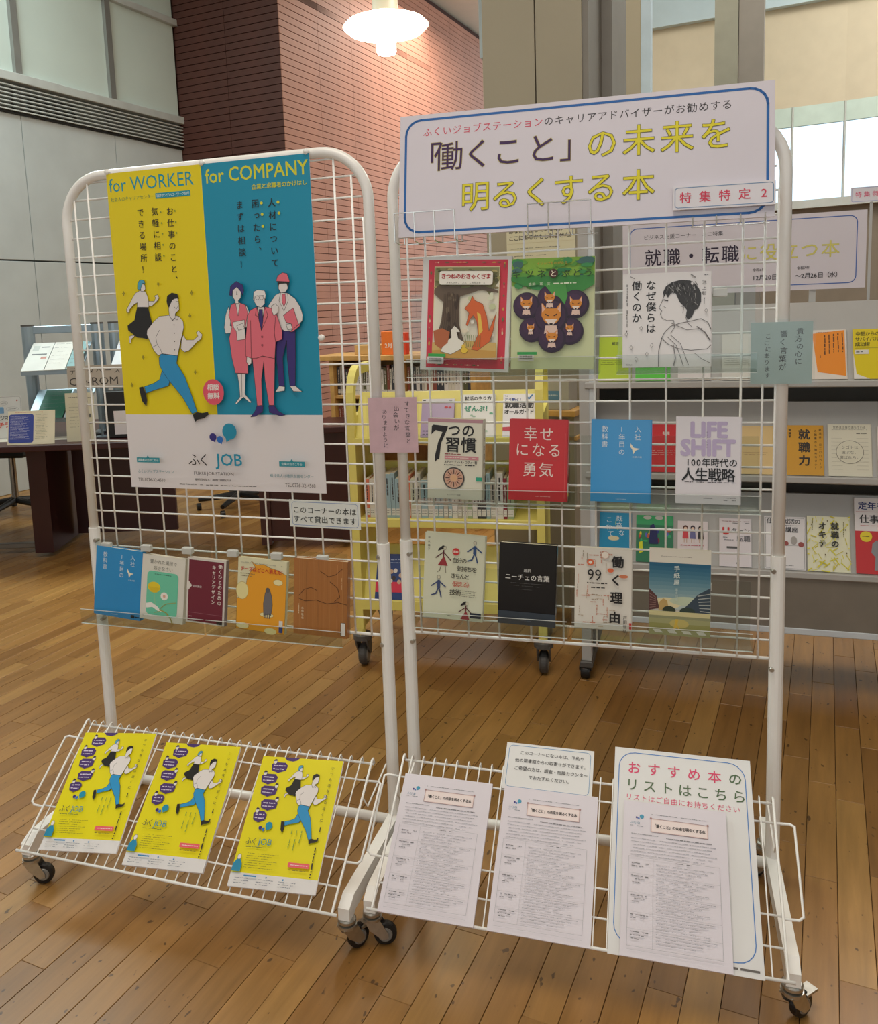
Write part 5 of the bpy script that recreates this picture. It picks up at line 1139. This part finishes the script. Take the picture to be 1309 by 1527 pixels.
MB().box(.028, TW-.028, .03, TD, .878, .888).obj('top_shelf', YEL, tr)
def tbook(u, d, z, W, Hh, cover, label, art, tilt, t=.012):
    M = Matrix.Rotation(TA, 4, 'Z') @ Matrix.Rotation(-tilt, 4, 'X')
    return book(None, label, cover, art, t, None, 'books facing out on the yellow truck', tuple(tw(u, d, z)), M.to_euler(), (W, Hh))
def tb_violet(a):
    a.rect(0, 0, a.w, 18, 'e0dcde'); a.rect(4, 4, 14, 8, '3a3a3a'); a.rect(4, 10, 14, 14, '3a3a3a'); a.text('99', a.w-20, 9, 12, '5a5a5a'); a.ell(a.w-30, 34, 7, 5, 'c8404a', 10); a.ell(a.w-16, 35, 6, 4, 'c8404a', 10); a.words(8, a.h-24, a.w-16, 10, '5a5468', False, 1); a.words(8, a.h-12, a.w-16, 8, '5a5468', False, 1)
def tb_yari(a):
    a.text('就活のやり方', 6, 16, 17, '22241e', .03, 16.4); a.words(22, 30, 56, 6, 'c05a4a', False, 1); a.ell(12, 30, 5, 5, 'c8c02a', 10); a.text('ぜんぶ！', 6, 56, 25, '3a9a78', .04, 25)
    for i in range(16): R = random.Random(i+3); a.ell(R.uniform(10, a.w-10), R.uniform(74, a.h-8), R.uniform(3, 9), R.uniform(3, 8), R.choice(('a8c8b0', '6ab08a', 'c8a0a0', '8ab8c8')), 8)
def tb_guide(a):
    a.text("'24", 6, 9, 9, '3a3a3a'); a.text('こう動く！', 5, 24, 15, '24408a', .03, 13.5); a.text('就職活動', 6, 44, 26, '1c1c20', .045, 26); a.text('オールガイド', 5, 70, 19, '1c1c20', .035, 17.8); a.line([(86, 14), (93, 20), (104, 6)], 5, '2a78b8'); a.poly([(0, a.h-36), (a.w, a.h-44), (a.w, a.h-20), (0, a.h-24)], 'c83a4a')
UT = .48
tbook(.275, -.002, .9015, .122, .150, 'a893b4', 'violet book with a white band on the yellow truck', tb_violet, UT)
tbook(.428, -.002, .9015, .118, .165, 'dfe0da', 'white and green book on the yellow truck between violet and blue-black ones', tb_yari, UT)
tbook(.575, -.002, .9015, .115, .165, 'dfdde0', 'white book with heavy blue-black lettering on the yellow truck', tb_guide, UT)

def tb_dark(a): a.rect(0, a.h*.62, a.w, a.h*.85, 'd82a4a'); a.words(10, 22, a.w-24, 7, 'a8b8d8', False, 1); a.words(16, 34, a.w-40, 5, 'a8b8d8', False, 1); [a.ell(random.Random(i).uniform(14, a.w-14), random.Random(i+9).uniform(60, 110), 8, 9, ('c8a890', '3a2a2a', 'e0d8d0')[i % 3], 10) for i in range(12)]
def tb_redy(a): a.rect(0, 0, a.w, 40, 'd8382a'); a.rect(0, 40, a.w, 90, 'e0a82a'); [a.ell(random.Random(i).uniform(14, a.w-14), random.Random(i+9).uniform(50, 120), 9, 9, ('c8402a', 'e8d02a', 'e0c8b0')[i % 3], 10) for i in range(10)]
tbook(.075, -.005+.010, .279, .125, .175, '24407e', 'dark blue picture book on the bottom of the yellow truck', tb_dark, .5)
tbook(.365, .005, .279, .125, .175, 'e2dccf', 'red and yellow picture book on the bottom of the yellow truck', tb_redy, .5)
# a row of spines on the middle shelf, each a book
def ORD(i): return ('first second third fourth fifth sixth seventh eighth ninth tenth'.split()+['%dth' % k for k in range(11, 60)])[i]
def spine_row(world, u0, u1, d, z, hmax, name_group, seed, where, depth=.13, rotz=0, cols=None):
    R = random.Random(seed); u = u0; i = 0
    cols = cols or (('d8d2c4', 'cream'), ('b8b0a4', 'grey'), ('8a2a3a', 'crimson'), ('3a3c44', 'charcoal'), ('5a8aa0', 'blue'), ('d8a048', 'amber'), ('ded9d4', 'white'), ('c86a4a', 'orange'), ('6a9a6a', 'green'), ('9a8a70', 'tan'))
    while u < u1:
        t = R.uniform(.014, .028); hh = hmax*R.uniform(.84, 1); c, cn_ = R.choice(cols)
        if u+t > u1+.01: break
        b = thing('book', '%s book spine, %s from the left %s' % (cn_, ORD(i), where), 'book', tuple(world(u, d, z)), (0, 0, rotz), name_group)
        MB().box(0, t-.001, 0, depth, 0, hh, mat('cover_'+c, '#'+c, .4, var=.02, coat=.2), bev=.0012).obj('cover', None, b)
        MB().box(.002, t-.003, .004, depth-.002, hh-.001, hh+.0004).obj('page_block', PAGES, b)
        a = Art(t*1000-1, hh*1000, -.0003); a.rect(1, hh*1000-36, t*1000-2, hh*1000-10, 'd8d6cf'); a.words(2.4, hh*1000-28, t*1000-6, 3, '3a3a3a', False, 1); a.words(2.4, hh*1000-19, t*1000-6, 3, '3a3a3a', False, 1)
        lum = int(c[:2], 16); a.words((t*1000-1)/2, 16, hh*1000*.5, t*1000*.42, '3a3838' if lum > 140 else 'e0dcd4', True, .95, i); a.done(b, 'spine_print')
        u += t; i += 1
spine_row(tw, .05, .60, .03, .5905, .172, 'books on the middle shelf of the yellow truck', 4, 'on the middle shelf of the yellow truck', rotz=TA, cols=(('d8d2c4', 'cream'), ('b8b0a4', 'grey'), ('8a2a3a', 'crimson'), ('3a3c44', 'charcoal'), ('9ab4bc', 'pale blue'), ('ded9d4', 'white'), ('d8785a', 'orange'), ('c9c9b4', 'ivory'), ('ccc6ba', 'stone'), ('9fb08c', 'sage')))

# ------------------------------------------------------------------ low birch bookshelf behind the truck
BO = Vector((-.408, 5.60, 0))
def bw(u, d, z): return BO+Vector((u*math.cos(ANG_B)-d*math.sin(ANG_B), u*math.sin(ANG_B)+d*math.cos(ANG_B), z))
bs = thing('bookshelf', 'low light birch bookshelf filled with books behind the yellow truck', 'bookshelf', tuple(BO), (0, 0, ANG_B))
MB().box(-.09, 1.0, -.02, .34, 1.045, 1.078, bev=.003).obj('top_board', WOODL, bs)
for u in (0, .50, .97): MB().box(u, u+.03, 0, .32, 0, 1.045, bev=.002).obj('upright', WOODL, bs)
for z in (.06, .29, .515, .80): MB().box(.03, .97, .01, .32, z, z+.022, bev=.002).obj('shelf', WOODL, bs)
MB().box(.0, 1.0, .31, .325, .0, 1.045).obj('back_board', WOODL, bs)
MB().box(.0, 1.0, .02, .03, 0, .06).obj('plinth', WOODL, bs)
cs = (('d8d2c4', 'cream'), ('b8b0a4', 'grey'), ('5a5a3a', 'olive'), ('3a3c44', 'charcoal'), ('ded9d4', 'white'), ('8a4a3a', 'rust'))
for u0, u1, z, hh, sd, wh in ((.035, .49, .8225, .19, 11, 'on the upper left shelf of the birch bookshelf'), (.535, .96, .8225, .19, 12, 'on the upper right shelf of the birch bookshelf'), (.035, .49, .5375, .22, 13, 'on the second left shelf of the birch bookshelf'), (.535, .96, .5375, .22, 14, 'on the second right shelf of the birch bookshelf')):
    spine_row(bw, u0, u1, .04, z, hh, 'books on the birch bookshelf', sd, wh, .14, ANG_B, cs)
def small_box(name, label, cat, u, d, W, D, Hh, col, art=None, rotz=ANG_B, z=1.0785, f=bw):
    b = thing(name, label, cat, tuple(f(u, d, z)), (0, 0, rotz))
    MB().box(0, W, 0, D, 0, Hh, mat('paint_'+col, '#'+col, .5), bev=.002).obj('body', None, b)
    if art: a = Art(W*1000, Hh*1000, -.0004); art(a); a.done(b, 'print')
    return b
small_box('month_sign', 'orange block sign with white lettering on the birch bookshelf', 'sign', .37, .03, .10, .05, .145, 'e8762a', lambda a: a.text('2月', a.w/2, a.h*.6, 36, 'f0e4d8', .02, 34, 1, 'C'))
small_box('month_sign', 'red-orange block beside the orange block sign on the birch bookshelf', 'sign', .48, .02, .062, .05, .135, 'd8482a')
small_box('book', 'red book standing on the birch bookshelf beside the block signs', 'book', .63, .05, .024, .13, .15, 'b8283a')
small_box('flyer_holder', 'white flyer holder with heavy black print on the birch bookshelf', 'holder', .665, .05, .13, .04, .18, 'd8d4cc', lambda a: (a.words(8, 20, 84, 10, '2a2a2a', False, 1), a.words(8, 40, 84, 10, '2a2a2a', False, 1), a.rect(8, 58, a.w-8, 82, '3a3a40'), a.rect(8, 96, a.w-8, 120, 'e0b84a')))
tray = small_box('wooden_tray', 'shallow birch tray on the left of the birch bookshelf', 'tray', .16, .06, .18, .16, .06, 'c8a064')
spd = thing('document_stand', 'small stand with grey document boxes beside the beige column', 'stand', (.56, 3.62, 0), (0, 0, ANG_B))
MB().box(0, .20, 0, .18, .90, .925, bev=.002).obj('top_board', WOODL, spd)
for x in (.01, .17): MB().box(x, x+.02, .02, .16, 0, .90).obj('leg', mat('paint_9a9284', '#9a9284', .6), spd)
MB().box(0, .2, .02, .16, .80, .815).obj('shelf', WOODL, spd)
def sf(u, d, z): return Vector((.56, 3.62, 0))+Vector((u*math.cos(ANG_B)-d*math.sin(ANG_B), u*math.sin(ANG_B)+d*math.cos(ANG_B), z))
small_box('document_box', 'grey document box with a blue label beside the beige column', 'box', .02, .02, .15, .13, .12, 'a8a49a', lambda a: (a.rect(50, 40, 110, 78, '5a86a8'), a.words(56, 58, 46, 6, 'd8e0e4', False, 1)), ANG_B, .9255, sf)
def cream_art(a):
    a.text('ふくいジョブステーション', a.w-10, 24, 12, '4a463c', 0, 12, 1, 'R'); a.up(); a.text('あなたの探している本が', 10, 54, 24, '2a2824', .012, 22.5); a.text('ここにあるかもしれません。', 10, 84, 24, '2a2824', .012, 22.5); a.line([(4, 108), (a.w-4, 108)], 1, 'c8b890')
    for i in range(6): a.words(20, 130+i*16, 220-(i % 3)*30, 5, '7a7668')
P_ = Vector((.442, 3.931, 0))+B2*.092
sheet('notice_poster', 'cream notice with black lettering on the beige column', 'poster', (P_.x-.0027, P_.y-.0054, 1.40), (0, 0, ANG_B), .305, .335, cream_art, mat('cream_paper', '#d9d2b4', .6, var=.02), .0014)

# ------------------------------------------------------------------ maroon desks on the left
def desk(label, x0, x1, y0, y1, panels, zt=.715):
    d = thing('reading_desk', label, 'desk', (x0, y0, 0))
    MB().box(0, x1-x0, 0, y1-y0, zt-.035, zt, bev=.004).obj('desk_top', MAROON, d)
    for a, b, c, e in panels: MB().box(a-x0, b-x0, c-y0, e-y0, .03, zt-.035, bev=.003).obj('leg_panel', MAROON, d)
    return d
d1 = desk('long dark maroon desk at the left carrying leaflet racks', -3.6, -1.30, 4.62, 5.72, ((-2.13, -2.02, 4.95, 5.6), (-3.5, -3.42, 4.95, 5.6)))
MB().box(.0+1.60, 2.22, .68, .71, .05, .68).obj('modesty_panel', MAROON, d1)
MB().box(.05, 1.5, .42, .46, .04, .07, bev=.003).obj('foot_rail', mat('steel_foot_rail', '#8a8782', .35, .7), d1)
d2 = desk('dark maroon desk in the middle behind the left rack', -1.05, -.26, 4.88, 5.32, ((-.80, -.74, 4.92, 5.28), (-.33, -.28, 4.92, 5.28)))
MB().box(.31, .72, .06, .09, .05, .68).obj('modesty_panel', MAROON, d2)
def chair(label, loc, rot, simple=False):
    c = thing('office_chair', label, 'chair', loc, (0, 0, rot))
    m = mat('black_mesh_fabric', '#181818', .8, bump=.2, scale=60)
    MB().box(-.22, .22, -.21, .21, .44, .50, bev=.02).obj('seat', m, c)
    MB().box(-.20, .20, .19, .24, .56, .87, bev=.02).obj('backrest', m, c)
    MB().tube([(0, .05, .44), (0, .22, .46), (0, .255, .75)], .014, 8).obj('back_bar', DGREY, c)
    MB().tube([(0, 0, .09), (0, 0, .44)], .024, 12).obj('gas_post', mat('chrome_post', '#a8a6a2', .2, .9, var=0), c)
    for i in range(5):
        t = i*1.2566+.3; e = (math.cos(t)*.29, math.sin(t)*.29)
        MB().tube([(0, 0, .105), (e[0], e[1], .075)], [.026, .016], 8).obj('base_arm', mat('black_plastic', '#1c1b1b', .4), c)
        MB().lathe([(.006, -.016), (.025, -.014), (.025, .014), (.006, .016)], 14, None, (e[0], e[1], .026), 'x').obj('caster_wheel', RUBBER, c)
    return c
chair('black swivel chair between the maroon desks behind the left rack', (-1.12, 6.05, 0), .4)
chair('black office chair under the left maroon desk', (-2.75, 6.15, 0), 3.0)
# leaflet racks on the desk
def leaflet_rack(x0, x1, y, label):
    r = thing('leaflet_rack', label, 'leaflet rack', (x0, y, .7155), (0, 0, .03))
    L = x1-x0
    for x in (0, L):
        MB().prism([(x+p, q) for p, q in arc(0, 0, .036, 0, 360, 14)[:-1]], 0, .63, 'z').obj('oval_post', SILV, r)
        MB().prism([(x+p, q) for p, q in arc(0, 0, .037, 0, 360, 14)[:-1]], .63, .64, 'z').obj('post_cap', DGREY, r)
        MB().box(x-.03, x+.03, -.18, .06, 0, .015, bev=.004).obj('foot', SILV, r)
    MB().box(.03, L-.03, -.012, .012, .585, .63, bev=.003).obj('top_rail', SILV, r)
    for z in (.37, .10): MB().prism([(-.24, z-.01), (-.01, z+.15), (-.01, z+.158), (-.25, z-.002), (-.25, z+.014), (-.254, z+.014), (-.254, z-.01)], .035, L-.035, 'x').obj('sloped_shelf', SILV, r)
    return r
leaflet_rack(-2.12, -1.72, 5.12, 'silver leaflet rack with oval posts on the left maroon desk')
leaflet_rack(-1.62, -1.36, 5.14, 'second silver leaflet rack partly behind the left rack mesh')
def leaf(label, x, z, W, Hh, col, art=None, y=4.862, yt=None):
    M = Matrix.Rotation(.03, 4, 'Z') @ Matrix.Rotation(-1.0, 4, 'X')
    s = thing('leaflet', label, 'leaflet', (x, y, z), M.to_euler(), 'leaflets on the silver racks')
    MB().box(0, W, 0, .003, 0, Hh, mat('paint_'+col, '#'+col, .5)).obj('sheet', None, s)
    a = Art(W*1000, Hh*1000, -.0003)
    if art: art(a)
    else:
        for i in range(6): a.words(10, 18+i*Hh*140, W*1000-24-(i % 3)*14, 5, '6a7078')
    a.done(s, 'print'); return s
Lz = .7155+.386
leaf('white leaflet with black sketches, left on the silver rack', -2.075, Lz, .125, .27, 'd6dad6', lambda a: (a.rect(14, 30, 50, 80, 'b8c0bc'), a.rect(60, 40, 108, 50, '6a6e70'), a.rect(20, 110, 106, 122, '5a5e60'), a.rect(80, 140, 112, 160, 'b87a6a')))
leaf('plain white leaflet beside the sketched one on the silver rack', -1.945, Lz, .115, .27, 'd8dad4')
leaf('teal-blue leaflet on the silver rack', -1.825, Lz, .07, .27, '7aa8ac')
leaf('dark green leaflet on the lower tier of the silver rack', -2.02, .7155+.116, .15, .26, '2a6a58')
leaf('pale blue leaflet on the lower tier of the silver rack', -1.86, .7155+.116, .11, .26, 'a8b8c0')
leaf('white and blue leaflet on the second silver rack', -1.58, Lz, .16, .26, 'd2d6dc', lambda a: (a.rect(10, 30, a.w-10, 44, '6a94c8'), a.rect(10, 60, a.w-30, 70, 'a8b8d0'), a.rect(14, 10, 60, 20, 'c87a7a')), 4.882)
def cdrom(a):
    a.text('データベース', 8, 28, 40, '3a3632', 0, 49, 1); a.text('CD-ROM', 10, 86, 62, '3a3632', 0, None, 1.12)
sheet('database_sign', 'beige sign with large thin lettering on the left maroon desk', 'sign', (-1.80, 4.81, 1.005), (-.05, 0, 0), .335, .115, cdrom, mat('beige_card', '#bdb4a8', .6), .003)
st = thing('sign_stand', 'thin stand behind the beige sign on the left maroon desk', 'stand', (-1.64, 4.83, .7155)); MB().box(-.04, .04, -.01, .05, 0, .006).obj('base', SILV, st); MB().box(-.006, .006, .0, .006, .006, .40).obj('rod', SILV, st)
def easel(label, x, y, W, Hh, col, art, rz=0, lean=.12, cat='sign', name='sign_card'):
    M = Matrix.Rotation(rz, 4, 'Z') @ Matrix.Rotation(-lean, 4, 'X')
    s = sheet(name, label, cat, (x, y, .7158), M.to_euler(), W, Hh, art, mat('paint_'+col, '#'+col, .45), .003)
    MB().box(W/2-.02, W/2+.02, .003, .0045, .0, Hh*.5).obj('back_prop', PAPER, s); return s
def sheet_blue(a):
    a.words(40, 9, 150, 4, 'c86a5a'); a.rr(5, 18, 140, a.h-10, 14, 0, '', '3a4a9a')
    for i in range(20): a.words(14, 30+i*((a.h-56)/20), 110-(i*17 % 40), 3, 'd8d8ea', False, .95)
    a.ell(186, 10, 3, 3, 'c84a40', 8)
    for i in range(16): a.words(150, 24+i*((a.h-48)/16), 70-(i*13 % 20), 3, '8a8a74')
easel('cream sheet with a dark blue rounded text block standing on the left maroon desk', -2.10, 4.66, .255, .185, 'dfd8be', sheet_blue, .0, .28)
def sheet_cream(a):
    a.words(20, 24, 50, 6, '4a4a44', False, 1); a.words(74, 18, 30, 8, '3a3a34', False, 1); a.words(84, 28, 60, 6, '4a4a44', False, 1)
    a.rect(92, 66, 110, 130, '2a78b8'); a.poly([(96, 130), (108, 130), (103, 168)], '3a88c0'); a.rect(118, 116, 138, 136, '6a6a60'); a.rect(116, 164, 138, 174, '7a7a70')
    for i in range(8): a.words(20, 60+i*18, 50, 4, '8a8a74')
easel('tall cream notice with a blue pen drawing on the left maroon desk', -1.79, 4.70, .155, .265, 'd6d2b8', sheet_cream, 0, .10)
def sheet_left(a):
    W, Hh = a.w, a.h
    a.rr(6, 6, W-6, Hh-6, 12, .9, '5a5a58'); a.ell(W-25, 28, 4, 5, 'c03a34', 10)
    for cx, cy, rx in ((W-96, 40, 22), (W-52, 76, 34)): a.ell(cx, cy, rx, 12, '7a7a7a', 20); a.ell(cx, cy, rx-.9, 11.1, 'd8d8d4', 20); a.words(cx-rx*.6, cy, rx*1.2, 4, '4a4a4a', False, 1)
    for i in range(4): a.rect(W-150+i*8, 62+(i % 2)*5, W-110+i*4, 72+i*9, ('7aa8c8', '5a88b0', '8ab8d8', '6a98c0')[i])
    a.text('ビジネス', W-152, 126, 30, '3a3a38', .02, 28); a.text('チラシ', W-132, 166, 34, 'd8503a', .03, 32)
easel('white board with blue bars and red lettering at the left end of the maroon desk', -2.58, 4.86, .46, .245, 'd6d6d2', sheet_left, .16, .16)
sheet('paper_sheet', 'loose papers lying under the cream sheet at the desk edge', 'paper', (-2.45, 4.80, .7162), (-math.pi/2+.0, 0, 0), .62, .13, lambda a: a.words(30, 60, 300, 6, '9a968a'), mat('paint_cfcabc', '#cfcabc', .5), .0008)
bk_ = thing('document_holder', 'black document holder beside the tall cream notice on the maroon desk', 'holder', (-1.60, 4.78, .7158)); MB().box(0, .17, .0, .10, 0, .26, bev=.004).obj('body', mat('black_plastic', '#1c1b1b', .4), bk_)
MB().box(.05, .16, -.004, -.001, .02, .15).obj('white_card', PAPER, bk_)
